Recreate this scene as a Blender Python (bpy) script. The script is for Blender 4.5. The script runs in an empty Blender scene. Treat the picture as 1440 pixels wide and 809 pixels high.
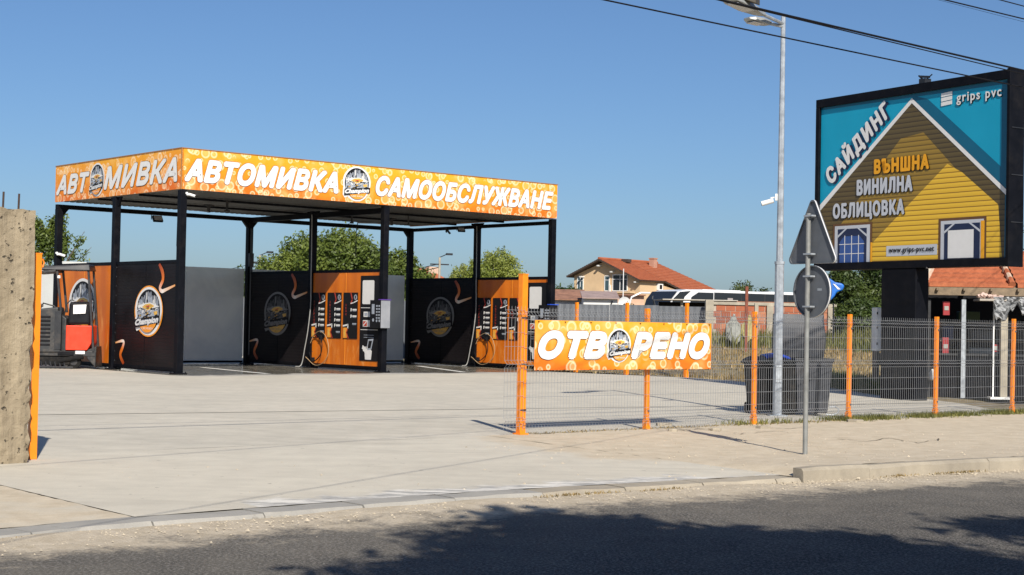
import bpy, math, random
import numpy as np
from mathutils import Vector, Matrix
random.seed(7); RNG = np.random.default_rng(7)
scene = bpy.context.scene
C = scene.collection
PI = math.pi
# ------------------------------------------------------------------ camera
FPX, PITCH, ROLL, EYE = 2162.2, .0222, .0191, 1.6
fw = Vector((0, math.cos(PITCH), math.sin(PITCH)))
_u = Vector((0, -math.sin(PITCH), math.cos(PITCH))); _r = Vector((1, 0, 0))
cr = math.cos(ROLL)*_r + math.sin(ROLL)*_u
cu = -math.sin(ROLL)*_r + math.cos(ROLL)*_u
cd = bpy.data.cameras.new('camera'); cam = bpy.data.objects.new('camera', cd); C.objects.link(cam)
cd.sensor_width = 36; cd.lens = FPX/1440*36; cd.clip_start = .1; cd.clip_end = 6000
M = Matrix((cr, cu, -fw)).transposed().to_4x4(); M.translation = (0, 0, EYE)
cam.matrix_world = M; scene.camera = cam
# ------------------------------------------------------------------ world, sun
SUN_EL = math.radians(37.0); SUN_AZ = math.atan2(.245, -.9695)
w = bpy.data.worlds.new('World'); scene.world = w; w.use_nodes = True
nt = w.node_tree; nt.nodes.clear()
sky = nt.nodes.new('ShaderNodeTexSky'); sky.sky_type = 'NISHITA'; sky.sun_disc = False
sky.sun_elevation = SUN_EL; sky.sun_rotation = SUN_AZ; sky.altitude = 0
sky.air_density = .9; sky.dust_density = .95; sky.ozone_density = 8.0
bg = nt.nodes.new('ShaderNodeBackground'); bg.inputs[1].default_value = .072
wo = nt.nodes.new('ShaderNodeOutputWorld')
nt.links.new(sky.outputs[0], bg.inputs[0]); nt.links.new(bg.outputs[0], wo.inputs[0])
sd = bpy.data.lights.new('sun', 'SUN'); sun = bpy.data.objects.new('sun', sd); C.objects.link(sun)
sd.energy = 4.6; sd.angle = math.radians(.53); sd.color = (1, .935, .83)
sdir = Vector((math.sin(SUN_AZ)*math.cos(SUN_EL), math.cos(SUN_AZ)*math.cos(SUN_EL), math.sin(SUN_EL)))
sun.rotation_euler = sdir.to_track_quat('Z', 'Y').to_euler()
scene.view_settings.view_transform = 'Standard'; scene.view_settings.look = 'None'
scene.view_settings.exposure = 0.45; scene.view_settings.gamma = 1.0

# ------------------------------------------------------------------ surveying helpers (1440x809 plan of the view)
def ray(px, py): return fw + cr*((px-720)/FPX) - cu*((py-404.5)/FPX)
def gp(px, py, z=0.0):
    d = ray(px, py); return Vector((0, 0, EYE)) + d*((z-EYE)/d.z)
def at(px, py, Y):
    d = ray(px, py); return Vector((0, 0, EYE)) + d*(Y/d.y)

# ------------------------------------------------------------------ materials
def newmat(name):
    m = bpy.data.materials.new(name); m.use_nodes = True
    return m, m.node_tree, m.node_tree.nodes['Principled BSDF']
def ramp(nt, fac, stops):
    r = nt.nodes.new('ShaderNodeValToRGB'); e = r.color_ramp.elements
    while len(e) < len(stops): e.new(.5)
    for i, (p, c) in enumerate(stops):
        e[i].position = p; e[i].color = (*c, 1) if len(c) == 3 else c
    nt.links.new(fac, r.inputs[0]); return r.outputs[0]
def coord(nt, which='Object', scale=(1, 1, 1), loc=(0, 0, 0), rot=(0, 0, 0)):
    t = nt.nodes.new('ShaderNodeTexCoord'); mp = nt.nodes.new('ShaderNodeMapping')
    mp.inputs['Scale'].default_value = scale; mp.inputs['Location'].default_value = loc; mp.inputs['Rotation'].default_value = rot
    nt.links.new(t.outputs[which], mp.inputs[0]); return mp.outputs[0]
def noise(nt, vec, scale, detail=4, rough=.55, dist=0):
    n = nt.nodes.new('ShaderNodeTexNoise'); n.inputs['Scale'].default_value = scale
    n.inputs['Detail'].default_value = detail; n.inputs['Roughness'].default_value = rough; n.inputs['Distortion'].default_value = dist
    nt.links.new(vec, n.inputs['Vector']); return n.outputs['Fac']
def mixc(nt, fac, a, b, mode='MIX'):
    n = nt.nodes.new('ShaderNodeMix'); n.data_type = 'RGBA'; n.blend_type = mode
    for s, v in ((n.inputs[0], fac), (n.inputs[6], a), (n.inputs[7], b)):
        if isinstance(v, (int, float)): s.default_value = v
        elif isinstance(v, tuple): s.default_value = (*v, 1) if len(v) == 3 else v
        else: nt.links.new(v, s)
    return n.outputs[2]
def mth(nt, op, a, b=0.0, c=None):
    n = nt.nodes.new('ShaderNodeMath'); n.operation = op
    for i, v in enumerate((a, b) if c is None else (a, b, c)):
        if isinstance(v, (int, float)): n.inputs[i].default_value = v
        else: nt.links.new(v, n.inputs[i])
    return n.outputs[0]
def bump(nt, b, h, strength=.3, dist=.02):
    n = nt.nodes.new('ShaderNodeBump'); n.inputs['Strength'].default_value = strength; n.inputs['Distance'].default_value = dist
    nt.links.new(h, n.inputs['Height']); nt.links.new(n.outputs[0], b.inputs['Normal'])
def mat(name, col, rough=.5, metal=0, var=.12, scale=3, bmp=.1, bscale=40, dirt=0.0):
    m, nt, b = newmat(name); v = coord(nt)
    n1 = noise(nt, v, scale, 5)
    lo = tuple(max(0, c*(1-var)) for c in col); hi = tuple(min(1, c*(1+var)) for c in col)
    c = ramp(nt, n1, [(.3, lo), (.7, hi)])
    if dirt:
        n3 = noise(nt, v, scale*.6, 8, .7); d = ramp(nt, n3, [(.5, (0, 0, 0)), (.75, (dirt,)*3)])
        c = mixc(nt, d, c, (.16, .13, .10))
    nt.links.new(c, b.inputs['Base Color'])
    n2 = noise(nt, v, bscale, 4)
    nt.links.new(ramp(nt, n1, [(.3, (max(.02, rough-.08),)*3), (.7, (min(1, rough+.08),)*3)]), b.inputs['Roughness'])
    b.inputs['Metallic'].default_value = metal
    if bmp: bump(nt, b, n2, bmp, .005)
    if 'black' in name: b.inputs['Specular IOR Level'].default_value = .12
    return m

black_steel = mat('black_painted_steel', (.004, .0045, .007), .5, 0, .25, 4, .05, 60, .05)
dark_grey_steel = mat('dark_grey_paint', (.018, .019, .022), .45, 0, .2, 4, .05, 60, .3)
galv = mat('galvanised_steel', (.38, .41, .44), .42, .35, .22, 9, .08, 50)
dull_galv = mat('dull_grey_sign_back', (.115, .125, .14), .5, .15, .14, 5, .06, 50)
post_grey = mat('weathered_grey_pole', (.23, .235, .225), .55, .2, .2, 8, .1, 50, .2)
orange_post = mat('orange_powder_coat', (.86, .235, .008), .38, 0, .07, 6, .04, 60, .10)
deck_m = mat('ceiling_metal', (.12, .12, .11), .5, .2, .3, 1.5, .08, 30, .6)
white_plastic = mat('white_plastic', (.75, .75, .73), .35, 0, .05, 3, 0)
black_plastic = mat('black_plastic', (.012, .012, .014), .4, 0, .25, 5, .1, 60)
bin_black = mat('black_bin_plastic', (.009, .0095, .011), .5, 0, .3, 6, .1, 80, .08)
bin_grey = mat('grey_bin_plastic', (.034, .037, .045), .5, 0, .2, 4, .1, 80, .25)
lid_blue = mat('blue_plastic', (.01, .045, .33), .35, 0, .15, 5, .05, 40)
red_paint = mat('red_machine_paint', (.80, .045, .012), .4, 0, .1, 4, .06, 50, .15)
machine_grey = mat('machine_grey_plastic', (.022, .0235, .025), .55, 0, .25, 6, .15, 50, .5)
rubber = mat('black_rubber', (.012, .012, .012), .8, 0, .3, 8, .3, 40, .2)
paper = mat('white_paper', (.72, .70, .68), .8, 0, .04, 6, .05, 40)
print_white = mat('printed_white', (.72, .71, .69), .4, 0, .03, 6, 0)
print_dark = mat('printed_dark_outline', (.20, .10, .02), .4, 0, .05, 6, 0)
print_black = mat('printed_black', (.012, .012, .014), .4, 0, .1, 6, 0)
print_grey = mat('printed_grey', (.32, .35, .40), .4, 0, .2, 6, 0)
print_gold = mat('printed_gold', (.68, .40, .08), .4, 0, .25, 8, 0)
print_orange = mat('printed_orange', (.80, .30, .03), .4, 0, .12, 6, 0)
print_red = mat('printed_red', (.45, .05, .03), .4, 0, .12, 6, 0)
wire_m = mat('galvanised_wire', (.31, .32, .33), .45, .2, .1, 5, 0)
concrete_post = mat('weathered_concrete', (.36, .32, .25), .9, 0, .2, 3, .5, 25, .25)
wood_m = mat('weathered_wood', (.20, .15, .10), .85, 0, .3, 8, .4, 30)
bark = mat('bark', (.12, .09, .065), .9, 0, .3, 6, .8, 20)
cloth_white = mat('pale_cloth', (.27, .275, .25), .9, 0, .2, 6, .3, 20)
cloth_yellow = mat('yellow_cloth', (.36, .31, .13), .9, 0, .2, 6, .3, 20)
hose_m = mat('pale_hose', (.28, .28, .27), .45, 0, .1, 6, .05, 40)
glass_dark, _nt, _b = newmat('dark_glass'); _b.inputs['Base Color'].default_value = (.018, .022, .028, 1); _b.inputs['Roughness'].default_value = .06
_n = noise(_nt, coord(_nt), 2, 3); bump(_nt, _b, _n, .1, .02)
glass_blue, _nt, _b = newmat('house_glass'); _b.inputs['Base Color'].default_value = (.05, .09, .11, 1); _b.inputs['Roughness'].default_value = .08
_n = noise(_nt, coord(_nt), 2, 3); bump(_nt, _b, _n, .1, .02)
lens_m, _nt, _b = newmat('lamp_lens'); _b.inputs['Base Color'].default_value = (.55, .57, .6, 1); _b.inputs['Roughness'].default_value = .12
_n = noise(_nt, coord(_nt), 30, 1); bump(_nt, _b, _n, .3, .01)

def concrete_mat(name, light, dark, wet=False, sandattr=False):
    m, nt, b = newmat(name); v = coord(nt)
    big = noise(nt, v, .35, 6, .6, .6); mid = noise(nt, v, 2.4, 6, .65); fine = noise(nt, v, 70, 3, .7)
    streak = noise(nt, coord(nt, scale=(.5, 4, 1), rot=(0, 0, -.68)), .9, 5, .6, .4)
    c = ramp(nt, big, [(.32, dark), (.62, light)])
    c = mixc(nt, .40, c, ramp(nt, streak, [(.35, dark), (.65, light)]))
    c = mixc(nt, .36, c, ramp(nt, mid, [(.3, tuple(x*.75 for x in dark)), (.7, light)]))
    c = mixc(nt, .35, c, ramp(nt, fine, [(.25, (.55, .55, .55)), (.75, (1, 1, 1))]), 'MULTIPLY')
    sp = noise(nt, v, 9, 2, .5); c = mixc(nt, ramp(nt, sp, [(.70, (0, 0, 0)), (.74, (.6,)*3)]), c, (.2, .18, .15))
    dr = noise(nt, coord(nt, scale=(.25, 1.5, 1), rot=(0, 0, -.75), loc=(3, 1, 0)), .7, 4, .6, 1.0); c = mixc(nt, ramp(nt, dr, [(.60, (0, 0, 0)), (.72, (.35,)*3)]), c, tuple(x*.62 for x in dark))
    # thin trowel marks, drips and faint tyre marks
    if sandattr:
        a = nt.nodes.new('ShaderNodeAttribute'); a.attribute_name = 'sand'
        n = noise(nt, v, 1.3, 6, .65, .5)
        f = mth(nt, 'ADD', a.outputs['Fac'], mth(nt, 'MULTIPLY', mth(nt, 'SUBTRACT', n, .5), .9))
        f = ramp(nt, f, [(.38, (0, 0, 0)), (.62, (1, 1, 1))])
        sandc = ramp(nt, noise(nt, v, 3.2, 8, .7), [(.3, (.47, .39, .275)), (.7, (.64, .55, .415))])
        sandc = mixc(nt, .4, sandc, ramp(nt, fine, [(.25, (.5, .5, .5)), (.75, (1, 1, 1))]), 'MULTIPLY')
        c = mixc(nt, f, c, sandc)
        # grey worn and bright smeared patches near the kerb
        k = nt.nodes.new('ShaderNodeAttribute'); k.attribute_name = 'smear'
        f2 = ramp(nt, mth(nt, 'ADD', k.outputs['Fac'], mth(nt, 'MULTIPLY', mth(nt, 'SUBTRACT', noise(nt, v, 2.6, 6, .7), .5), 1.4)), [(.5, (0, 0, 0)), (.7, (1, 1, 1))])
        sm = ramp(nt, noise(nt, coord(nt, scale=(1, 3, 1), rot=(0, 0, -.68)), 2.2, 6, .7), [(.42, (.30, .29, .27)), (.58, (.66, .63, .57))])
        c = mixc(nt, f2, c, sm)
    if wet:
        wn = noise(nt, coord(nt, scale=(1, 1.8, 1), rot=(0, 0, -.7)), .55, 5, .6, .8)
        a = nt.nodes.new('ShaderNodeAttribute'); a.attribute_name = 'wet'
        wf = ramp(nt, mth(nt, 'ADD', a.outputs['Fac'], mth(nt, 'MULTIPLY', mth(nt, 'SUBTRACT', wn, .5), 1.3)), [(.45, (0, 0, 0)), (.58, (1, 1, 1))])
        c = mixc(nt, wf, c, mixc(nt, 1.0, c, (.42, .41, .38), 'MULTIPLY'))
        nt.links.new(mixc(nt, wf, (.85, .85, .85), ramp(nt, mid, [(.4, (.05,)*3), (.6, (.3,)*3)])), b.inputs['Roughness'])
        bump(nt, b, fine, .08, .004)
    else:
        b.inputs['Roughness'].default_value = .85
        h = mth(nt, 'ADD', fine, mth(nt, 'MULTIPLY', mid, 2))
        bump(nt, b, h, .35, .008)
    nt.links.new(c, b.inputs['Base Color']); return m
concrete_m = concrete_mat('yard_concrete', (.625, .575, .475), (.46, .425, .352))
pave_m = concrete_mat('pavement_concrete', (.63, .58, .475), (.515, .472, .388), sandattr=True)
wet_m = concrete_mat('wash_floor_concrete', (.50, .475, .42), (.36, .34, .305), wet=True)
kerb_flat_m = concrete_mat('flush_kerb_concrete', (.42, .395, .345), (.27, .26, .24))
kerb_m = concrete_mat('kerb_concrete', (.46, .40, .305), (.24, .21, .165))

def road_mat():
    m, nt, b = newmat('asphalt'); v = coord(nt)
    uv = nt.nodes.new('ShaderNodeUVMap'); sp = nt.nodes.new('ShaderNodeSeparateXYZ'); nt.links.new(uv.outputs[0], sp.inputs[0])
    fine = noise(nt, v, 42, 3, .8); mid = noise(nt, v, 1.2, 6, .65); vor = nt.nodes.new('ShaderNodeTexVoronoi'); vor.inputs['Scale'].default_value = 60
    nt.links.new(v, vor.inputs['Vector'])
    c = ramp(nt, fine, [(.36, (.009, .009, .009)), (.5, (.056, .053, .050)), (.62, (.31, .29, .26))])
    c = mixc(nt, .5, c, ramp(nt, noise(nt, v, .45, 5, .6, .5), [(.35, (.5, .5, .5)), (.65, (1, 1, 1))]), 'MULTIPLY')
    c = mixc(nt, .35, c, ramp(nt, mid, [(.35, (.05, .047, .043)), (.65, (.135, .122, .105))]))
    stone = ramp(nt, vor.outputs['Color'], [(.8, (0, 0, 0)), (.86, (.55,)*3)])
    c = mixc(nt, stone, c, (.24, .22, .20))
    # dust swept to the kerb
    n = noise(nt, v, 1.6, 7, .68, .4)
    n2 = noise(nt, v, 26, 3, .7)
    edge = mth(nt, 'SUBTRACT', mth(nt, 'ADD', mth(nt, 'MULTIPLY', n, 1.1), mth(nt, 'MULTIPLY', n2, .45)), mth(nt, 'MULTIPLY', sp.outputs['Y'], .47))
    f = ramp(nt, edge, [(.30, (0, 0, 0)), (.58, (1, 1, 1))])
    sand = ramp(nt, noise(nt, v, 6, 7, .7), [(.3, (.45, .37, .26)), (.7, (.66, .57, .44))])
    c = mixc(nt, f, c, sand)
    film = ramp(nt, mth(nt, 'SUBTRACT', mth(nt, 'ADD', n, .25), mth(nt, 'MULTIPLY', sp.outputs['Y'], .13)), [(.2, (0, 0, 0)), (.9, (.45,)*3)])
    c = mixc(nt, film, c, (.24, .215, .175))
    nt.links.new(c, b.inputs['Base Color']); b.inputs['Roughness'].default_value = .9; b.inputs['Specular IOR Level'].default_value = .2
    bump(nt, b, mth(nt, 'ADD', fine, vor.outputs['Distance']), .55, .012); return m
asphalt = road_mat()

def soil_mat(name, a, b_, g, gmix):
    m, nt, b = newmat(name); v = coord(nt)
    c = ramp(nt, noise(nt, v, 1.1, 8, .7), [(.3, a), (.7, b_)])
    c = mixc(nt, ramp(nt, noise(nt, v, .25, 6, .6), [(.5-gmix*.2, (0, 0, 0)), (.65, (gmix,)*3)]), c, g)
    c = mixc(nt, .5, c, ramp(nt, noise(nt, v, 25, 4, .8), [(.3, (.45,)*3), (.7, (1, 1, 1))]), 'MULTIPLY')
    nt.links.new(c, b.inputs['Base Color']); b.inputs['Roughness'].default_value = .95
    bump(nt, b, noise(nt, v, 9, 6, .7), .8, .08); return m
ground_m = soil_mat('dry_ground', (.16, .125, .075), (.27, .215, .13), (.07, .085, .03), .7)
field_m = soil_mat('stubble_soil', (.20, .15, .085), (.34, .27, .16), (.10, .11, .04), .4)

def bubbles_mat():
    m, nt, b = newmat('bubble_print'); v = coord(nt)
    uv = nt.nodes.new('ShaderNodeUVMap'); sp = nt.nodes.new('ShaderNodeSeparateXYZ'); nt.links.new(uv.outputs[0], sp.inputs[0])
    sx, sy = sp.outputs['X'], sp.outputs['Y']           # sx: 0..1 along, sy: 0..1 up
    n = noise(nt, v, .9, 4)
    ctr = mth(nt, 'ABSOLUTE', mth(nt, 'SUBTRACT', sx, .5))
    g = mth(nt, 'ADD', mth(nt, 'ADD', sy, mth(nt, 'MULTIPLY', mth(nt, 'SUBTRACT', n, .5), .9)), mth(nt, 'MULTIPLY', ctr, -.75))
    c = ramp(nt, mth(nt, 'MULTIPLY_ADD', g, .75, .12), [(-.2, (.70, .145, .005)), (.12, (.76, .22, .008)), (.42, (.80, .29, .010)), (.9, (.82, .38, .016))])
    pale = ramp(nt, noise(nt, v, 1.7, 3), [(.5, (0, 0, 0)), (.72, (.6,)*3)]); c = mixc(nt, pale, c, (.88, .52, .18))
    geo = coord(nt, 'UV', (1, 1, 1))
    for sc, th, wd, off in ((2.1, .28, .05, 0), (3.6, .28, .06, 3.7)):
        vo = nt.nodes.new('ShaderNodeTexVoronoi'); vo.voronoi_dimensions = '2D'; vo.inputs['Scale'].default_value = sc; vo.inputs['Randomness'].default_value = .75
        a = nt.nodes.new('ShaderNodeAttribute'); a.attribute_name = 'flat'
        mp = nt.nodes.new('ShaderNodeMapping'); mp.inputs['Location'].default_value = (off, off*1.3, 0)
        nt.links.new(a.outputs['Vector'], mp.inputs[0]); nt.links.new(mp.outputs[0], vo.inputs['Vector'])
        sp2 = nt.nodes.new('ShaderNodeSeparateColor'); nt.links.new(vo.outputs['Color'], sp2.inputs[0])
        r = mth(nt, 'MULTIPLY_ADD', sp2.outputs[0], .16, th-.12)
        d = mth(nt, 'ABSOLUTE', mth(nt, 'SUBTRACT', vo.outputs['Distance'], r))
        ring = ramp(nt, d, [(0, (1, 1, 1)), (wd, (.75,)*3), (wd*1.3, (0, 0, 0))])
        keep = ramp(nt, mth(nt, 'ADD', sp2.outputs[1], mth(nt, 'MULTIPLY', mth(nt, 'ABSOLUTE', mth(nt, 'SUBTRACT', sy, .5)), .7)), [(.52, (0, 0, 0)), (.60, (1, 1, 1))])
        f = mth(nt, 'MULTIPLY', mth(nt, 'MULTIPLY', ring, keep), .6)
        fill = mth(nt, 'MULTIPLY', mth(nt, 'MULTIPLY', ramp(nt, mth(nt, 'SUBTRACT', vo.outputs['Distance'], r), [(0, (1, 1, 1)), (.01, (0, 0, 0))]), keep), .18)
        c = mixc(nt, fill, c, (.98, .75, .35)); c = mixc(nt, f, c, (.92, .70, .45))
    nt.links.new(c, b.inputs['Base Color']); b.inputs['Roughness'].default_value = .45; return m
bubble_m = bubbles_mat()

def panel_orange():
    m, nt, b = newmat('orange_flame_print'); v = coord(nt, scale=(1, 3.2, .8))
    a = noise(nt, v, 1.3, 4, .6, 1.2); g = noise(nt, v, .5, 2)
    sp = nt.nodes.new('ShaderNodeSeparateXYZ'); tc = nt.nodes.new('ShaderNodeTexCoord'); nt.links.new(tc.outputs['Object'], sp.inputs[0])
    c = ramp(nt, g, [(.35, (.52, .115, .004)), (.65, (.72, .185, .008))])
    low = ramp(nt, mth(nt, 'SUBTRACT', a, mth(nt, 'MULTIPLY', sp.outputs['Z'], .05)), [(.50, (0, 0, 0)), (.66, (.6,)*3)])
    c = mixc(nt, low, c, (.78, .33, .08))
    nt.links.new(c, b.inputs['Base Color']); b.inputs['Roughness'].default_value = .35
    bump(nt, b, noise(nt, coord(nt), 4, 3), .06, .01); return m
orange_panel_m = panel_orange()
black_panel_m = mat('black_printed_sheet', (.011, .009, .010), .38, 0, .3, 1.2, .05, 30, .04)

def ribbon_mat():
    m, nt, b = newmat('printed_flame_ribbon')
    uv = nt.nodes.new('ShaderNodeUVMap'); sp = nt.nodes.new('ShaderNodeSeparateXYZ'); nt.links.new(uv.outputs[0], sp.inputs[0])
    c = ramp(nt, sp.outputs['X'], [(0, (.30, .04, .01)), (.35, (.75, .18, .02)), (.7, (.85, .78, .70)), (1, (.8, .35, .10))])
    nt.links.new(c, b.inputs['Base Color']); b.inputs['Roughness'].default_value = .35; return m
ribbon_m = ribbon_mat()

def frosted():
    m, nt, b = newmat('smoky_plastic_sheet'); v = coord(nt)
    b.inputs['Base Color'].default_value = (.14, .155, .17, 1); b.inputs['Roughness'].default_value = .22
    bump(nt, b, noise(nt, v, 1.5, 4), .15, .03)
    nt.links.new(ramp(nt, noise(nt, v, .8, 6, .6, .5), [(.35, (.66, .69, .70)), (.7, (.86, .87, .83))]), b.inputs['Base Color'])
    t = nt.nodes.new('ShaderNodeBsdfTransparent'); t.inputs[0].default_value = (.75, .8, .82, 1)
    mx = nt.nodes.new('ShaderNodeMixShader'); mx.inputs[0].default_value = .80
    o = nt.nodes['Material Output']; nt.links.new(t.outputs[0], mx.inputs[1]); nt.links.new(b.outputs[0], mx.inputs[2]); nt.links.new(mx.outputs[0], o.inputs[0]); return m
frost_m = frosted()

def brick_mat(name, scale=1.0, a=(.46, .18, .10), b2=(.34, .13, .075), mortar=(.38, .34, .29)):
    m, nt, b = newmat(name); v = coord(nt, rot=(PI/2, 0, 0))
    c = ramp(nt, noise(nt, coord(nt), 3, 6, .7), [(.3, b2), (.7, a)])
    c = mixc(nt, ramp(nt, noise(nt, coord(nt), .9, 5, .6), [(.5, (0, 0, 0)), (.7, (.5,)*3)]), c, (.44, .25, .16))
    nt.links.new(c, b.inputs['Base Color']); b.inputs['Roughness'].default_value = .9
    bump(nt, b, noise(nt, coord(nt), 20, 4), .4, .01); return m
brick_m = brick_mat('hollow_brick')
render_m = mat('yellow_render', (.62, .44, .26), .85, 0, .07, 1, .15, 20)
white_render = mat('white_wall_render', (.62, .62, .60), .85, 0, .08, 1, .15, 20, .1)
grey_render = mat('grey_wall_render', (.33, .35, .38), .85, 0, .12, 1, .15, 20, .2)
def tile_mat(name, a, b_, row=3.0, axis='X'):
    m, nt, b = newmat(name)
    c = ramp(nt, noise(nt, coord(nt, scale=(1, 1, 1)), 2.2, 8, .75), [(.3, a), (.7, b_)])
    c = mixc(nt, .7, c, ramp(nt, noise(nt, coord(nt), 12, 3, .7), [(.3, (.6, .6, .6)), (.7, (1, 1, 1))]), 'MULTIPLY')
    nt.links.new(c, b.inputs['Base Color']); b.inputs['Roughness'].default_value = .8
    bump(nt, b, noise(nt, coord(nt), 8, 4), .4, .02); return m
tile_m = tile_mat('clay_roof_tiles', (.33, .085, .032), (.50, .155, .065))
tile_pale = mat('mortared_ridge', (.50, .36, .27), .9, 0, .2, 5, .4, 20)
rust_m = mat('rusty_sheet', (.27, .135, .085), .8, .1, .35, 2.5, .2, 20, .4)
cor_grey = mat('grey_sheet_wall', (.115, .125, .14), .6, .1, .15, 1.2, .1, 20, .2)
bus_white = mat('white_coach_paint', (.70, .71, .72), .25, 0, .04, 1, 0, 20)
bus_dark = mat('dark_coach_trim', (.03, .032, .035), .3, 0, .2, 2, 0)

def leafmat(name, a, b_, trans=.25, nscale=.35):
    m, nt, b = newmat(name)
    ob = coord(nt)
    c = ramp(nt, noise(nt, ob, nscale, 4, .6), [(.35, a), (.65, b_)])
    at_ = nt.nodes.new('ShaderNodeAttribute'); at_.attribute_name = 'tone'
    c = mixc(nt, 1.0, c, ramp(nt, at_.outputs['Fac'], [(0, (.55, .6, .5)), (1, (1.25, 1.2, 1.0))]), 'MULTIPLY')
    nt.links.new(c, b.inputs['Base Color']); b.inputs['Roughness'].default_value = .55
    t = nt.nodes.new('ShaderNodeBsdfTranslucent'); nt.links.new(c, t.inputs[0])
    mx = nt.nodes.new('ShaderNodeMixShader'); mx.inputs[0].default_value = trans
    o = nt.nodes['Material Output']; nt.links.new(b.outputs[0], mx.inputs[1]); nt.links.new(t.outputs[0], mx.inputs[2]); nt.links.new(mx.outputs[0], o.inputs[0]); return m
leaf_dark = leafmat('dark_leaves', (.035, .065, .014), (.11, .145, .032))
leaf_mid = leafmat('walnut_leaves', (.065, .105, .018), (.19, .235, .045))
leaf_pale = leafmat('willow_leaves', (.24, .29, .06), (.42, .45, .13), .4)
leaf_far = leafmat('far_leaves', (.045, .07, .03), (.10, .13, .05))
grass_green = leafmat('weed_leaves', (.10, .115, .03), (.27, .25, .085), .3, .6)
grass_dry = leafmat('dry_grass', (.22, .155, .075), (.50, .37, .20), .3, 1.6)

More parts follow.
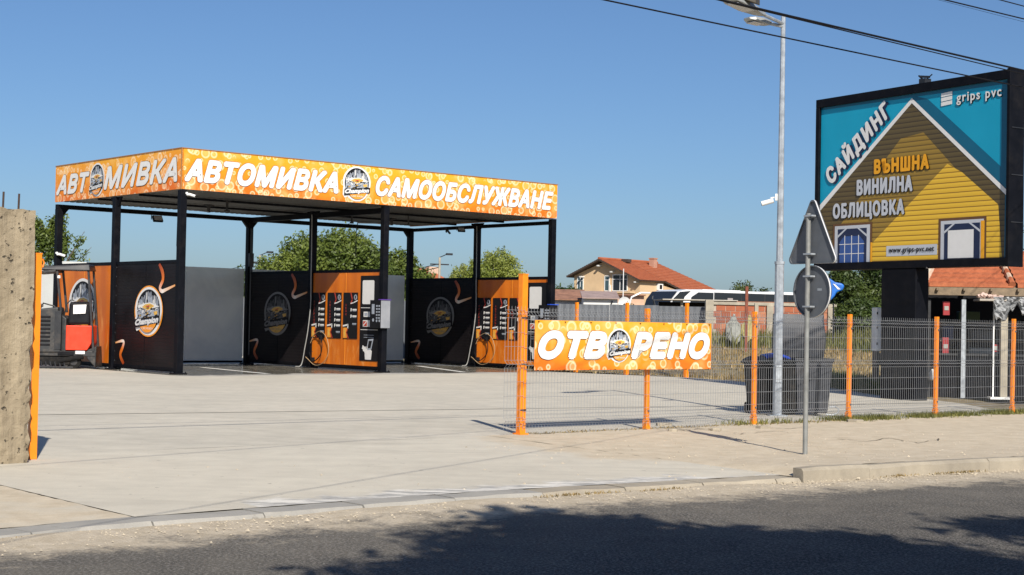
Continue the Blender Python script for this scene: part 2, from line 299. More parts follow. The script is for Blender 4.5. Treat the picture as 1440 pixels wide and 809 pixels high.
# ------------------------------------------------------------------ mesh builder
class MB:
    def __init__(s): s.v = []; s.f = []; s.m = []; s.uv = {}
    def quad(s, a, b, c, d, mi=0, uv=None):
        n = len(s.v); s.v += [tuple(a), tuple(b), tuple(c), tuple(d)]; s.f.append((n, n+1, n+2, n+3)); s.m.append(mi)
        if uv: s.uv[len(s.f)-1] = uv
        return s
    def poly(s, pts, mi=0):
        n = len(s.v); s.v += [tuple(p) for p in pts]; s.f.append(tuple(range(n, n+len(pts)))); s.m.append(mi); return s
    def hexa(s, p, mi=0):      # 8 points: bottom 4 ccw, top 4 ccw
        n = len(s.v); s.v += [tuple(q) for q in p]
        for f in ((3, 2, 1, 0), (4, 5, 6, 7), (0, 1, 5, 4), (1, 2, 6, 5), (2, 3, 7, 6), (3, 0, 4, 7)):
            s.f.append(tuple(n+i for i in f)); s.m.append(mi)
        return s
    def box(s, x0, x1, y0, y1, z0, z1, mi=0):
        return s.hexa([(x0, y0, z0), (x1, y0, z0), (x1, y1, z0), (x0, y1, z0), (x0, y0, z1), (x1, y0, z1), (x1, y1, z1), (x0, y1, z1)], mi)
    def obox(s, c, ex, ey, ez, mi=0):      # centre + half-vectors
        c, ex, ey, ez = map(Vector, (c, ex, ey, ez))
        return s.hexa([c-ex-ey-ez, c+ex-ey-ez, c+ex+ey-ez, c-ex+ey-ez, c-ex-ey+ez, c+ex-ey+ez, c+ex+ey+ez, c-ex+ey+ez], mi)
    def bar(s, p0, p1, w, h=None, mi=0):
        p0, p1 = Vector(p0), Vector(p1); d = (p1-p0); L = d.length; d.normalize(); h = h or w
        up = Vector((0, 0, 1)) if abs(d.z) < .95 else Vector((1, 0, 0))
        sx = d.cross(up).normalized(); sy = sx.cross(d).normalized()
        return s.obox((p0+p1)/2, sx*w/2, d*L/2, sy*h/2, mi)
    def tube(s, pts, r, seg=8, mi=0, r1=None, caps=True):
        pts = [Vector(p) for p in pts]; n0 = len(s.v); N = len(pts); prev = None
        for i, p in enumerate(pts):
            d = (pts[min(i+1, N-1)]-pts[max(i-1, 0)]).normalized()
            if prev is None:
                up = Vector((0, 0, 1)) if abs(d.z) < .9 else Vector((1, 0, 0)); a = d.cross(up).normalized()
            else: a = (prev-d*prev.dot(d)).normalized()
            prev = a; b = d.cross(a)
            rr = (r + ((r1-r)*i/(N-1)) if r1 is not None else r) if not isinstance(r, (list, tuple)) else r[i]
            for k in range(seg):
                t = 2*PI*k/seg; s.v.append(tuple(p+(a*math.cos(t)+b*math.sin(t))*rr))
        for i in range(N-1):
            for k in range(seg):
                k2 = (k+1) % seg; s.f.append((n0+i*seg+k, n0+i*seg+k2, n0+(i+1)*seg+k2, n0+(i+1)*seg+k)); s.m.append(mi)
        if caps:
            s.f.append(tuple(n0+k for k in range(seg-1, -1, -1))); s.m.append(mi)
            s.f.append(tuple(n0+(N-1)*seg+k for k in range(seg))); s.m.append(mi)
        return s
    def disc(s, c, r, axis, thick, seg=24, mi=0, ry=None):
        c = Vector(c); axis = Vector(axis).normalized(); return s.tube([c-axis*thick/2, c+axis*thick/2], r, seg, mi)
    def prism(s, pts, y0, y1, mi=0, axis='Y'):
        f = {'Y': lambda p, y: (p[0], y, p[1]), 'X': lambda p, y: (y, p[0], p[1]), 'Z': lambda p, y: (p[0], p[1], y)}[axis]
        n = len(s.v); k = len(pts)
        s.v += [f(p, y0) for p in pts]+[f(p, y1) for p in pts]
        s.f.append(tuple(range(n, n+k))); s.f.append(tuple(range(n+2*k-1, n+k-1, -1))); s.m += [mi, mi]
        for i in range(k):
            j = (i+1) % k; s.f.append((n+i, n+k+i, n+k+j, n+j)); s.m.append(mi)
        return s
    def mesh(s, name, mats):
        me = bpy.data.meshes.new(name); me.from_pydata(s.v, [], s.f)
        for m in (mats if isinstance(mats, (list, tuple)) else [mats]): me.materials.append(m)
        me.polygons.foreach_set('material_index', s.m)
        if s.uv:
            l = me.uv_layers.new(name='UVMap')
            for fi, uv in s.uv.items():
                for li, t in zip(me.polygons[fi].loop_indices, uv): l.data[li].uv = t
        me.update(); return me
    def build(s, name, mats, parent=None, bevel=0, smooth=False, fix=True):
        me = s.mesh(name, mats)
        if fix:
            import bmesh
            bm = bmesh.new(); bm.from_mesh(me); bmesh.ops.recalc_face_normals(bm, faces=bm.faces); bm.to_mesh(me); bm.free()
        if smooth:
            me.polygons.foreach_set('use_smooth', [True]*len(me.polygons))
            try: me.set_sharp_from_angle(angle=math.radians(40))
            except Exception: pass
        o = bpy.data.objects.new(name, me); C.objects.link(o); o.parent = parent
        if bevel:
            b = o.modifiers.new('bevel', 'BEVEL'); b.width = bevel; b.segments = 2; b.limit_method = 'ANGLE'
        return o
def add(name, me, parent=None, loc=(0, 0, 0), rot=(0, 0, 0), scale=None):
    o = bpy.data.objects.new(name, me); C.objects.link(o); o.parent = parent; o.location = loc; o.rotation_euler = rot
    if scale: o.scale = scale
    return o
def tag(o, label=None, cat=None, group=None, kind=None):
    for k, v in (('label', label), ('category', cat), ('group', group), ('kind', kind)):
        if v: o[k] = v
    return o
def thing(name, loc, rz=0, label=None, cat=None, group=None):
    o = bpy.data.objects.new(name, None); C.objects.link(o); o.empty_display_size = .2
    o.location = loc; o.rotation_euler = (0, 0, rz); return tag(o, label, cat, group)
def copy_tree(o, parent=None):
    c = o.copy(); C.objects.link(c); c.parent = parent
    for ch in [x for x in bpy.data.objects if x.parent == o]: copy_tree(ch, c)
    return c

# text as flat mesh fitted into a box [x0,x1]x[z0,z1] of a local frame (origin, ex, ez, normal)
_TG = {}
def text_geo(s, offset=.0, shear=0.0, spacing=1.0):
    k = (s, offset, shear, spacing)
    if k not in _TG: _TG[k] = _text_geo(*k)
    return _TG[k]
def _text_geo(s, offset=.0, shear=0.0, spacing=1.0):
    c = bpy.data.curves.new('lettering', 'FONT'); c.body = s; c.offset = offset; c.shear = shear; c.space_character = spacing; c.resolution_u = 3
    o = bpy.data.objects.new('lettering', c); C.objects.link(o)
    dg = bpy.context.evaluated_depsgraph_get(); me = bpy.data.meshes.new_from_object(o.evaluated_get(dg))
    V = np.array([v.co[:2] for v in me.vertices]); F = [tuple(p.vertices) for p in me.polygons]
    bpy.data.objects.remove(o); bpy.data.curves.remove(c); bpy.data.meshes.remove(me)
    return V, F
class Flat:      # prints: layered flat shapes on a plane; local x right, y up, z out by layer
    def __init__(s, o, ex, ey, n, step=.003): s.o, s.ex, s.ey, s.n = map(Vector, (o, ex, ey, n)); s.step = step; s.mb = MB()
    def p(s, x, y, l): return s.o+s.ex*x+s.ey*y+s.n*(s.step*l)
    def poly(s, pts, mi, l): s.mb.poly([s.p(x, y, l) for x, y in pts], mi); return s
    def rect(s, x0, x1, y0, y1, mi, l): return s.poly([(x0, y0), (x1, y0), (x1, y1), (x0, y1)], mi, l)
    def ell(s, cx, cy, rx, ry, mi, l, a0=0, a1=2*PI, seg=36): return s.poly([(cx+rx*math.cos(a0+(a1-a0)*i/seg), cy+ry*math.sin(a0+(a1-a0)*i/seg)) for i in range(seg+(0 if a1-a0 >= 2*PI-.01 else 1))], mi, l)
    def rrect(s, x0, x1, y0, y1, r, mi, l):
        pts = []
        for cx, cy, a in ((x1-r, y1-r, 0), (x0+r, y1-r, 1), (x0+r, y0+r, 2), (x1-r, y0+r, 3)):
            for k in range(5): t = (a+k/4)*PI/2; pts.append((cx+r*math.cos(t), cy+r*math.sin(t)))
        return s.poly(pts, mi, l)
    def line(s, pts, wd, mi, l):
        pts = [Vector((*p, 0)) for p in pts]
        for a, b in zip(pts, pts[1:]):
            d = (b-a).normalized()*wd*.5; q = Vector((-d.y, d.x, 0)); a2, b2 = a-d*.5, b+d*.5
            s.poly([(a2-q)[:2], (b2-q)[:2], (b2+q)[:2], (a2+q)[:2]], mi, l)
        return s
    def text(s, t, x0, x1, y0, y1, mi, l, bold=0., shear=0., spacing=1., rot=0.):
        """lettering fitted to a box; bold (metres) thickens the strokes with offset copies"""
        V, F = text_geo(t, 0, shear, spacing); mn, mx = V.min(0), V.max(0)
        X = x0+bold+(V[:, 0]-mn[0])/(mx[0]-mn[0])*(x1-x0-2*bold); Y = y0+bold+(V[:, 1]-mn[1])/(mx[1]-mn[1])*(y1-y0-2*bold)
        offs = [(0, 0)]+([(bold*math.cos(k*PI/4+.2), bold*math.sin(k*PI/4+.2)) for k in range(8)] if bold else [])
        for j, (ox, oy) in enumerate(offs):
            dx, dy = X-x0+ox, Y-y0+oy; XX = x0+dx*math.cos(rot)-dy*math.sin(rot); YY = y0+dx*math.sin(rot)+dy*math.cos(rot)
            n = len(s.mb.v); s.mb.v += [tuple(s.p(float(a), float(b), l)+s.n*(j*.0005)) for a, b in zip(XX, YY)]
            for f in F: s.mb.f.append(tuple(n+i for i in f)); s.mb.m.append(mi)
        return s
    def build(s, name, mats, parent): return s.mb.build(name, mats, parent, fix=False)

PRINTS = [print_white, print_black, print_grey, print_gold, print_orange, print_dark, print_red, mat('shaded_print_white', (.20, .20, .20), .4, 0, .1, 6, 0), mat('shaded_print_grey', (.07, .072, .075), .4, 0, .1, 6, 0)]
def emblem(F, cx, cy, rx, ry, dark=False, bright=True):
    rng = random.Random(3); LT, DK, MD = (7, 1, 8) if dark else (0, 1, 2)  # dark: shade on the rear emblems is put into dimmer print colours
    X = lambda x: cx+x*rx; Y = lambda y: cy+y*ry
    P = lambda pts, mi, l: F.poly([(X(a), Y(b)) for a, b in pts], mi, l)
    if not dark and bright == 'halo': F.ell(cx, cy, rx*1.07, ry*1.06, 4, .4)
    P([(math.cos(t)*(1.0+.03*math.sin(3*t)), math.sin(t)) for t in [i*2*PI/40 for i in range(40)]], LT, 1)
    P([(-.98, -.25), (-1.0, -.66), (-.86, -.84), (-.60, -.74), (-.4, -.3)], LT, 1.5)
    F.ell(cx, cy+.02*ry, rx*.88, ry*.88, DK, 2)
    for row, (y0, hgt, st) in enumerate(((.30, .98, .055), (.10, .70, .075), (-.05, .45, .09))):     # skyline in three rows
        x = -.80
        while x < .80:
            wd = st*rng.uniform(.7, 1.3); env = .84*math.sqrt(max(0, 1-(x/.9)**2)); top = env*hgt*rng.uniform(.72, 1.0)
            if top > y0-.12: P([(x, y0-.25), (x+wd, y0-.25), (x+wd, top), (x+wd*.4, top+.04), (x, top-.03)], rng.choice([MD, LT, MD]) if row != 1 else rng.choice([DK, MD, LT]), 3+row*.4)
            x += wd+rng.uniform(.02, .06)
    P([(-.84, .20), (-.35, .06), (0, .0), (.45, .12), (.86, .20), (.5, .27), (.15, .36), (-.2, .33), (-.55, .27)], LT, 5)
    P([(-.46, .16), (0, .05), (.44, .17), (.42, .25), (.12, .32), (-.22, .28)], 3, 5.5)
    P([(-.80, .19), (-.4, .11), (-.1, .05), (-.42, .07)], DK, 6); P([(.80, .19), (.4, .12), (.1, .05), (.42, .08)], DK, 6); P([(-.2, .2), (0, .16), (.2, .22), (.05, .24)], 6, 6)
    P([(-.84, -.30), (-.80, .10), (-.5, .0), (-.15, -.08), (-.10, -.40)], MD, 5.2); P([(.0, -.40), (.0, -.05), (.35, .03), (.80, .10), (.82, -.28)], MD, 5.2)
    P([(.42, -.02), (.72, .02), (.7, -.12), (.5, -.16)], 3, 6); P([(-.14, -.38), (-.1, -.04), (-.02, -.04), (-.02, -.38)], DK, 6)
    for k in range(70):
        a, b = rng.uniform(-.82, .72), rng.uniform(-.38, .14); l_ = rng.uniform(.05, .16); q = rng.uniform(.02, .08)
        P([(a, b), (a+l_, b+q*.5), (a+l_*.7, b+q), (a+l_*.1, b+q*.8)], rng.choice([LT, DK, DK, MD, 3, DK]), 6.5+k*.03)
    F.ell(cx, cy-.04*ry, rx*.80, ry*.84, 3 if dark else 4, 8.7, PI*1.18, PI*1.82)
    P([(-.94, -.70), (-.92, -.34), (.92, -.16), (.93, -.46)], DK, 9)
    F.text('Champion', X(-.90), X(.88), Y(-.70), Y(-.34), MD, 9.6, .034*rx, .4, 1., rot=math.atan2(.16*ry, 1.78*rx))
    F.text('Champion', X(-.88), X(.86), Y(-.68), Y(-.36), LT, 11.4, .014*rx, .4, 1., rot=math.atan2(.16*ry, 1.74*rx))
    F.text('CAR WASH', X(-.42), X(.42), Y(-.76), Y(-.66), LT, 9.5)

# ================================================================== SETTING: ground, road, kerb, pavement, yard
def grid_mesh(nx, ny, fn, attrs=None):
    v = []; f = []
    for j in range(ny+1):
        for i in range(nx+1): v.append(fn(i/nx, j/ny))
    for j in range(ny):
        for i in range(nx):
            a = j*(nx+1)+i; f.append((a, a+1, a+nx+2, a+nx+1))
    return v, f
def sheet(name, v, f, m, kind='structure', parent=None, attrs=None, uv=None):
    me = bpy.data.meshes.new(name); me.from_pydata([tuple(p) for p in v], [], f); me.materials.append(m)
    if attrs:
        for k, vals in attrs.items():
            a = me.attributes.new(k, 'FLOAT', 'POINT'); a.data.foreach_set('value', [float(x) for x in vals])
    if uv:
        l = me.uv_layers.new(name='UVMap')
        idx = np.zeros(len(me.loops), dtype=np.int32); me.loops.foreach_get('vertex_index', idx)
        l.data.foreach_set('uv', np.array(uv, dtype=np.float32)[idx].ravel())
    me.polygons.foreach_set('use_smooth', [True]*len(me.polygons)); me.update()
    o = bpy.data.objects.new(name, me); C.objects.link(o); o.parent = parent
    if kind: o['kind'] = kind
    return o
v, f = grid_mesh(2, 2, lambda a, b: (-3000+6000*a, -600+5600*b, -.16)); sheet('ground', v, f, ground_m)

KP = [(-40, -30), (-22, -9.5), (-12, 1.6), (-7.2, 7.0), (-3.63, 11.05), (-2.34, 12.27), (-.09, 14.18), (3.14, 16.39), (6.15, 18.39), (12, 22.4), (22, 29.6), (45, 47), (110, 98)]
def catmull(P, n=14):
    out = []
    P = [np.array(p, float) for p in P]
    for i in range(1, len(P)-2):
        p0, p1, p2, p3 = P[i-1:i+3]
        for k in range(n):
            t = k/n; out.append(.5*((2*p1)+(-p0+p2)*t+(2*p0-5*p1+4*p2-p3)*t*t+(-p0+3*p1-3*p2+p3)*t**3))
    out.append(P[-2]); return np.array(out)
KL = catmull(KP); KS = np.concatenate([[0], np.cumsum(np.hypot(*np.diff(KL, axis=0).T))])
def kerb_pt(s):       # point and inward normal (towards the yard)
    x = np.interp(s, KS, KL[:, 0]); y = np.interp(s, KS, KL[:, 1])
    x2 = np.interp(s+.3, KS, KL[:, 0]); y2 = np.interp(s+.3, KS, KL[:, 1]); x1 = np.interp(s-.3, KS, KL[:, 0]); y1 = np.interp(s-.3, KS, KL[:, 1])
    d = np.array([x2-x1, y2-y1]); d /= np.hypot(*d)
    return np.array([x, y]), np.array([-d[1], d[0]]), d
def s_of(x, y):
    i = np.argmin(np.hypot(KL[:, 0]-x, KL[:, 1]-y)); ss = np.linspace(KS[max(i-1, 0)], KS[min(i+1, len(KS)-1)], 60)
    pts = np.array([kerb_pt(s)[0] for s in ss]); return ss[np.argmin(np.hypot(pts[:, 0]-x, pts[:, 1]-y))]
S_DROP = s_of(3.14, 16.39); S_DIAG = s_of(*gp(190, 727, 0)[:2]); S0 = 0.2; S1 = KS[-1]-.5
# road ribbon
nS = 160; ss = np.concatenate([np.linspace(S0, S_DIAG-8, 12), np.linspace(S_DIAG-7.5, S_DROP+14, 120), np.linspace(S_DROP+15, S1, 20)])
tt = np.concatenate([np.linspace(-.02, 3, 12), np.linspace(3.5, 8.6, 10)])
v = []; uv = []
for t in tt:
    for s in ss:
        p, n, d = kerb_pt(s); q = p-n*t; v.append((q[0], q[1], -.06-.002*math.sin(s*1.3+t)+.012*min(t, 1.5)/1.5+(.034 if s < S_DROP-.4 else .012)*max(0, 1-t/.9)*(.8+.35*math.sin(s*3.1)*math.sin(s*1.3)))); uv.append((s, t))
f = []
for j in range(len(tt)-1):
    for i in range(len(ss)-1):
        a = j*len(ss)+i; f.append((a, a+len(ss), a+len(ss)+1, a+1))
sheet('road', v, f, asphalt, uv=uv)
# kerb stones
kerb = thing('kerb', (0, 0, 0)); kerb['kind'] = 'structure'
def raise_of(s): return .105*min(1, max(0, (s-S_DROP)/.35))
def stone(s0, s1, raised):
    mb = MB(); g = .0015 if raised else .005; K = 4; wd = .16 if raised else .36; rows = []
    for k in range(K+1):
        s = s0+g+(s1-s0-2*g)*k/K; p, n, d = kerb_pt(s); top = (.10 if raised else -.004)+random.uniform(-.006, .006)
        if raised and k == 0: top -= .004
        a, b = p+n*random.uniform(-.006, .006), p+n*wd; ch = .025+random.uniform(0, .02)
        rows.append([(a[0], a[1], -.12), (a[0]+n[0]*.01, a[1]+n[1]*.01, top-ch), (a[0]+n[0]*(.01+ch), a[1]+n[1]*(.01+ch), top), (b[0], b[1], top), (b[0], b[1], -.12)])
    n0 = len(mb.v)
    for r in rows: mb.v += r
    for k in range(K):
        for j in range(4): mb.f.append((n0+k*5+j, n0+k*5+j+1, n0+(k+1)*5+j+1, n0+(k+1)*5+j)); mb.m.append(0)
    mb.f.append(tuple(n0+j for j in range(5))); mb.m.append(0); mb.f.append(tuple(n0+K*5+j for j in (4, 3, 2, 1, 0))); mb.m.append(0)
    return mb.build('kerb_stone', kerb_m if raised else (kerb_m if s0 > S_DROP-3.4 else kerb_flat_m), kerb)
s = S_DIAG-8
while s < S_DROP-.3:
    e = min(s+1.0, S_DROP-.02); stone(s, e, False); s = e
s = S_DROP
while s < S_DROP+42:
    stone(s, s+1.0, True); s += 1.0
# pavement between kerb and fence line
FL0 = Vector((0, 21.7756, 0)); FD = Vector((1, .8386, 0)).normalized(); FN = Vector((-FD.y, FD.x, 0))
def fence_pt(t, z=0, off=0): p = FL0+FD*t+FN*off; return Vector((p.x, p.y, z))
def dist_fence(x, y): return (x-FL0.x)*FN.x+(y-FL0.y)*FN.y      # >0 behind the fence
def pl_dist(p, poly):
    p = np.array(p); best = 1e9
    for a, b in zip(poly, poly[1:]):
        a, b = np.array(a), np.array(b); t = np.clip(np.dot(p-a, b-a)/np.dot(b-a, b-a), 0, 1); best = min(best, np.hypot(*(p-a-t*(b-a))))
    return best
SB = [tuple(gp(*q)[:2]) for q in ((640, 606), (735, 628), (840, 645), (940, 647), (1060, 649), (1136, 668))]
def is_sand(x, y):
    # right of / above the boundary line
    best = None
    for a, b in zip(SB, SB[1:]):
        if best is None or True:
            cr_ = (b[0]-a[0])*(y-a[1])-(b[1]-a[1])*(x-a[0])
            d = pl_dist((x, y), [a, b])
            if best is None or d < best[0]: best = (d, cr_)
    return best[1] > 0
def pavement(name, s0, s1, mode, step=.12):
    n = max(2, int((s1-s0)/step)); m_ = 40; v = []; sand = []; smear = []
    for j in range(m_+1):
        for i in range(n+1):
            s = s0+(s1-s0)*i/n; p, nn, d = kerb_pt(s); w0 = .148 if s > S_DROP else .345
            # distance from the kerb to the fence line along nn
            den = nn[0]*FN.x+nn[1]*FN.y; L = -(dist_fence(p[0], p[1]))/den
            t = w0+(L-w0)*j/m_; q = p+nn*t; r = raise_of(s)
            z = r*.93*(1-min(1, (t-w0)/2.2))**1.3+.004*math.sin(q[0]*2.1+q[1])*(.3 if mode == 'apron' else 1)
            if mode != 'apron': z += random.uniform(-.004, .004)
            v.append((q[0], q[1], z))
            if mode == 'left': sv = .52+.2*min(1, t/3); sm = 0
            else:
                dd = pl_dist(q, SB); sv = .5+(1 if is_sand(*q) else -1)*min(.5, dd/1.6)
                if s > S_DROP: sv = 1
                if q[0] < -1.5: sv = 0
                sm = max(0, 1-(t-w0)/.9) if (S_DIAG+1.2 < s < S_DROP-1.0) else 0
                if S_DROP-3 < s <= S_DROP: sm = max(sm, .55*max(0, 1-(t-w0)/1.6))
            sand.append(sv); smear.append(sm)
    f = [(j*(n+1)+i, j*(n+1)+i+1, (j+1)*(n+1)+i+1, (j+1)*(n+1)+i) for j in range(m_) for i in range(n)]
    return sheet(name, v, f, pave_m, attrs={'sand': sand, 'smear': smear})
pavement('pavement_left', S_DIAG-14, S_DIAG-.006, 'left')
pavement('driveway_apron', S_DIAG+.005, S_DROP, 'apron')
pavement('pavement_right', S_DROP+.001, S_DROP+22, 'right')
pavement('pavement_far', S_DROP+22.01, S1-20, 'right', 1.0)

# yard slabs: quads cut by joints
yard = thing('yard', (0, 0, 0)); yard['kind'] = 'structure'
CY = .7133; CU = Vector((math.cos(CY), math.sin(CY), 0)); CV = Vector((-math.sin(CY), math.cos(CY), 0)); C0 = Vector((-9.0548, 41.7741, 0))
CW, CD, ZB, ZT = 13.88, 7.98, 5.045, 6.156
def cq(u, v_, z=0): p = C0+CU*u+CV*v_; return Vector((p.x, p.y, z))
def slab(pts, m=concrete_m, n=24, wetfn=None, z=0.0, name='concrete_slab'):
    a, b, c, d = [Vector(p) for p in pts]; cen = (a+b+c+d)/4
    def sh(p): return p
    a, b, c, d = map(sh, (a, b, c, d))
    v = []; w_ = []
    for j in range(n+1):
        for i in range(n+1):
            p = (a*(1-i/n)+b*(i/n))*(1-j/n)+(d*(1-i/n)+c*(i/n))*(j/n); v.append((p.x, p.y, z)); w_.append(wetfn(p) if wetfn else 0)
    f = [(j*(n+1)+i, j*(n+1)+i+1, (j+1)*(n+1)+i+1, (j+1)*(n+1)+i) for j in range(n) for i in range(n)]
    o = sheet(name, v, f, m, kind=None, parent=yard, attrs={'wet': w_})
    # slab edge going down into the joint
    return o
sheet('yard_bedding', [(-60, -30, -.012), (9.2, 29.2, -.012), (8.5, 40, -.012), (1.0, 50.5, -.012), (-60, 90, -.012)], [(0, 1, 2, 3, 4)], soil_mat('joint_dirt', (.16, .145, .12), (.24, .22, .18), (.12, .11, .08), .2))
jA = lambda x: 28.3+(x-.04)*.565         # first joint across the yard
wetv = -1.35
def front_line(x): return cq(0, wetv).y+(x-cq(0, wetv).x)*math.tan(CY)
fy = lambda x: FL0.y+x*.8386+.01
G_ = Vector((-.025, .045, 0))         # half joint width
fl = lambda x, k=0: Vector((x, front_line(x)+k, 0))
ja = lambda x, k=0: Vector((x, jA(x)+k, 0))
for a, b in ((-46, -20), (-20, 9.85)):
    slab([(a, fy(a), 0), (b, fy(b), 0), ja(b, -.05), ja(a, -.05)], n=40)
slab([ja(-20, .05), ja(9.85, .05), (8.75, 40.6, 0), fl(-24)], n=60)
slab([ja(-46, .05), ja(-20, .05), fl(-24), fl(-60)])
rgt = cq(CW+.6, wetv)
slab([fl(-24), (8.75, 40.6, 0), (6.94, 43.86, 0), (rgt.x, rgt.y, 0)], n=60, name='concrete_slab')
slab([(rgt.x, rgt.y, 0), (6.94, 43.86, 0), (5.6, 46.7, 0), (rgt.x+.4, rgt.y+.55, 0)])
def wetf(p):
    q = p-C0; u = q.dot(CU); vv = q.dot(CV); e = min(u+1.2, CW+1.5-u, vv+.75, CD+.5-vv); return max(-.3, min(.95, .45+e*.45))
for a, b in ((-.5, CW/2), (CW/2, CW+.6)):
    slab([cq(a, wetv), cq(b, wetv), cq(b, CD+.8), cq(a, CD+.8)], wet_m, 40, wetf, name='wash_bay_slab')
slab([cq(-.5, wetv), cq(-.5, CD+.8), cq(-22, CD+.8), cq(-22, wetv)])
slab([cq(CW+.6, wetv), (5.6, 46.7, 0), (1.4, 49.9, 0), cq(CW+.6, CD+.8)])
slab([cq(-22, CD+.82), cq(CW+.6, CD+.82), cq(CW+.6, CD+12), cq(-22, CD+12)])
# white drain strips in the bays
mk = mat('white_floor_line', (.70, .69, .66), .5, 0, .1, 3, .1, 40, .2)
for (a, b) in ((gp(284, 517), gp(377, 526)), (gp(588, 515), gp(652, 523.5))):
    d = (b-a).normalized(); n = Vector((-d.y, d.x, 0))*.11
    o = MB().quad(a-n+Vector((0, 0, .005)), b-n+Vector((0, 0, .005)), b+n+Vector((0, 0, .005)), a+n+Vector((0, 0, .005))).build('floor_line', mk, yard, fix=False)

# field
def hfield(x, y):
    d = max(0, min(1, (y-44)/18)) if x < 7 else max(0, min(1, (y-38)/24))
    if x < 7: d *= max(0, min(1, (x-1.5+(y-50)*.15)/4.5)) if y < 62 else 1
    return -.06+.95*d*d*(3-2*d)*.95+.05*math.sin(x*1.7+y*.6)+.04*math.sin(x*.6-y*1.3)
EDGE = [(1.0, 50.3), (1.2, 49.83), (3.7, 48.5), (5.4, 46.9), (6.1, 46.0), (6.94, 43.86), (8.5, 41.2), (8.7, 38), (9.3, 34), (9.9, 30.9)]
def edge_x(y):
    ys = [e[1] for e in EDGE][::-1]; xs_ = [e[0] for e in EDGE][::-1]; return np.interp(y, ys, xs_)
v = []; NX, NY = 90, 90
for j in range(NY+1):
    y = 30.95+(j/NY)**1.2*110
    for i in range(NX+1):
        x0 = edge_x(y)+.012 if y < 50.3 else 1.9-(y-50.3)*.3
        pass
        x = x0+(i/NX)**1.4*(60-x0); fr = min(1, (x-x0)/.8) if y <= 58 else 1
        v.append((x, y, -.02*(1-fr)+hfield(x, y)*fr if hfield(x, y) > 0 or y > 50 else hfield(x, y)*fr-.02*(1-fr)))
f = [(j*(NX+1)+i, j*(NX+1)+i+1, (j+1)*(NX+1)+i+1, (j+1)*(NX+1)+i) for j in range(NY) for i in range(NX)]
sheet('field', v, f, field_m)

def blades(name, pts, hs, mat_, width=.02, lean=.35, label=None, parent=None, bend=True):
    pts = np.asarray(pts, float); n = len(pts); hs = np.asarray(hs, float)
    ang = RNG.uniform(0, 2*PI, n); la = RNG.uniform(0, 2*PI, n); ll = RNG.uniform(0, lean, n)*hs
    dx = np.cos(ang)*width/2; dy = np.sin(ang)*width/2; lx = np.cos(la)*ll; ly = np.sin(la)*ll
    V = np.zeros((n, 5, 3))
    V[:, 0] = pts+np.stack([-dx, -dy, 0*dx], 1); V[:, 1] = pts+np.stack([dx, dy, 0*dx], 1)
    V[:, 2] = pts+np.stack([dx*.8+lx*.35, dy*.8+ly*.35, hs*.55], 1); V[:, 3] = pts+np.stack([-dx*.8+lx*.35, -dy*.8+ly*.35, hs*.55], 1)
    V[:, 4] = pts+np.stack([lx, ly, hs], 1)
    me = bpy.data.meshes.new(name); me.vertices.add(n*5); me.vertices.foreach_set('co', V.ravel().astype(np.float32))
    base = (np.arange(n)*5)[:, None]
    loops = np.concatenate([base+np.array([[0, 1, 2, 3]]), base+np.array([[3, 2, 4]])], 1).ravel()
    me.loops.add(len(loops)); me.loops.foreach_set('vertex_index', loops.astype(np.int32))
    me.polygons.add(n*2); ls = (np.arange(n)*7)[:, None]+np.array([[0, 4]]); me.polygons.foreach_set('loop_start', ls.ravel().astype(np.int32))
    try: me.polygons.foreach_set('loop_total', np.tile([4, 3], n).astype(np.int32))
    except Exception: pass
    a = me.attributes.new('tone', 'FLOAT', 'POINT'); a.data.foreach_set('value', np.repeat(RNG.uniform(0, 1, n), 5).astype(np.float32))
    me.materials.append(mat_); me.update(calc_edges=True); me.validate()
    o = bpy.data.objects.new(name, me); C.objects.link(o); o['kind'] = 'stuff'; o.parent = parent
    if label: o['label'] = label
    return o
# dry stubble over the field (denser near), green weeds in front of the brick wall
pts = []; hs = []
while len(pts) < 42000:
    y = 31.5+30*RNG.random()**.8; x = edge_x(min(y, 50.2))+.05+RNG.random()**1.1*22 if y < 50.2 else 1.2-(y-50)*.5+RNG.random()*26
    c = math.sin(x*2.3+math.sin(y*1.9)*2)+math.sin(y*2.7+x)
    if x > 8.2 and y < 41 : continue
    if c+RNG.normal()*.6 < -.9: continue
    pts.append((x, y, hfield(x, y)-.03)); hs.append(RNG.uniform(.07, .26)*(1.3 if c > .8 else .7))
o = blades('dry_grass', pts, hs, grass_dry, .035, .9); tag(o, 'dry yellow stubble covering the field behind the yard', 'dry grass')
pts = []; hs = []
while len(pts) < 15000:
    y = RNG.uniform(56.5, 61.4); x = RNG.uniform(6.8, 28)
    if math.sin(x*1.1)+math.sin(x*.43+2)+RNG.normal()*.7+(y-57)*.25 < -.5: continue
    if x > 14.5 and y < 54: continue
    pts.append((x, y, hfield(x, y)-.03)); hs.append(RNG.uniform(.18, .62)*(1.15+.35*math.sin(x*.9+y)))
o = blades('green_weeds', pts, hs, grass_green, .05, .6); tag(o, 'tall green weeds growing in front of the brick wall', 'weeds')
pts = []; hs = []
while len(pts) < 7000:     # weeds along the concrete edge right of the bins, and round the billboard
    t = RNG.random(); y = 33.5+RNG.random()*10; x = edge_x(y)+.05+abs(RNG.normal())*.45
    if RNG.random() < .3: x = RNG.uniform(8.9, 13); y = RNG.uniform(36, 42)
    if math.sin(x*3+y*2.2)+RNG.normal()*.6 < 0 or (x > 9.0 and y < 39): continue
    pts.append((x, y, hfield(x, y)-.04)); hs.append(RNG.uniform(.1, .5))
o = blades('edge_weeds', pts, hs, leaf_dark, .035, .8); tag(o, 'dark green weeds along the edge of the concrete beside the billboard', 'weeds')
pts = []; hs = []
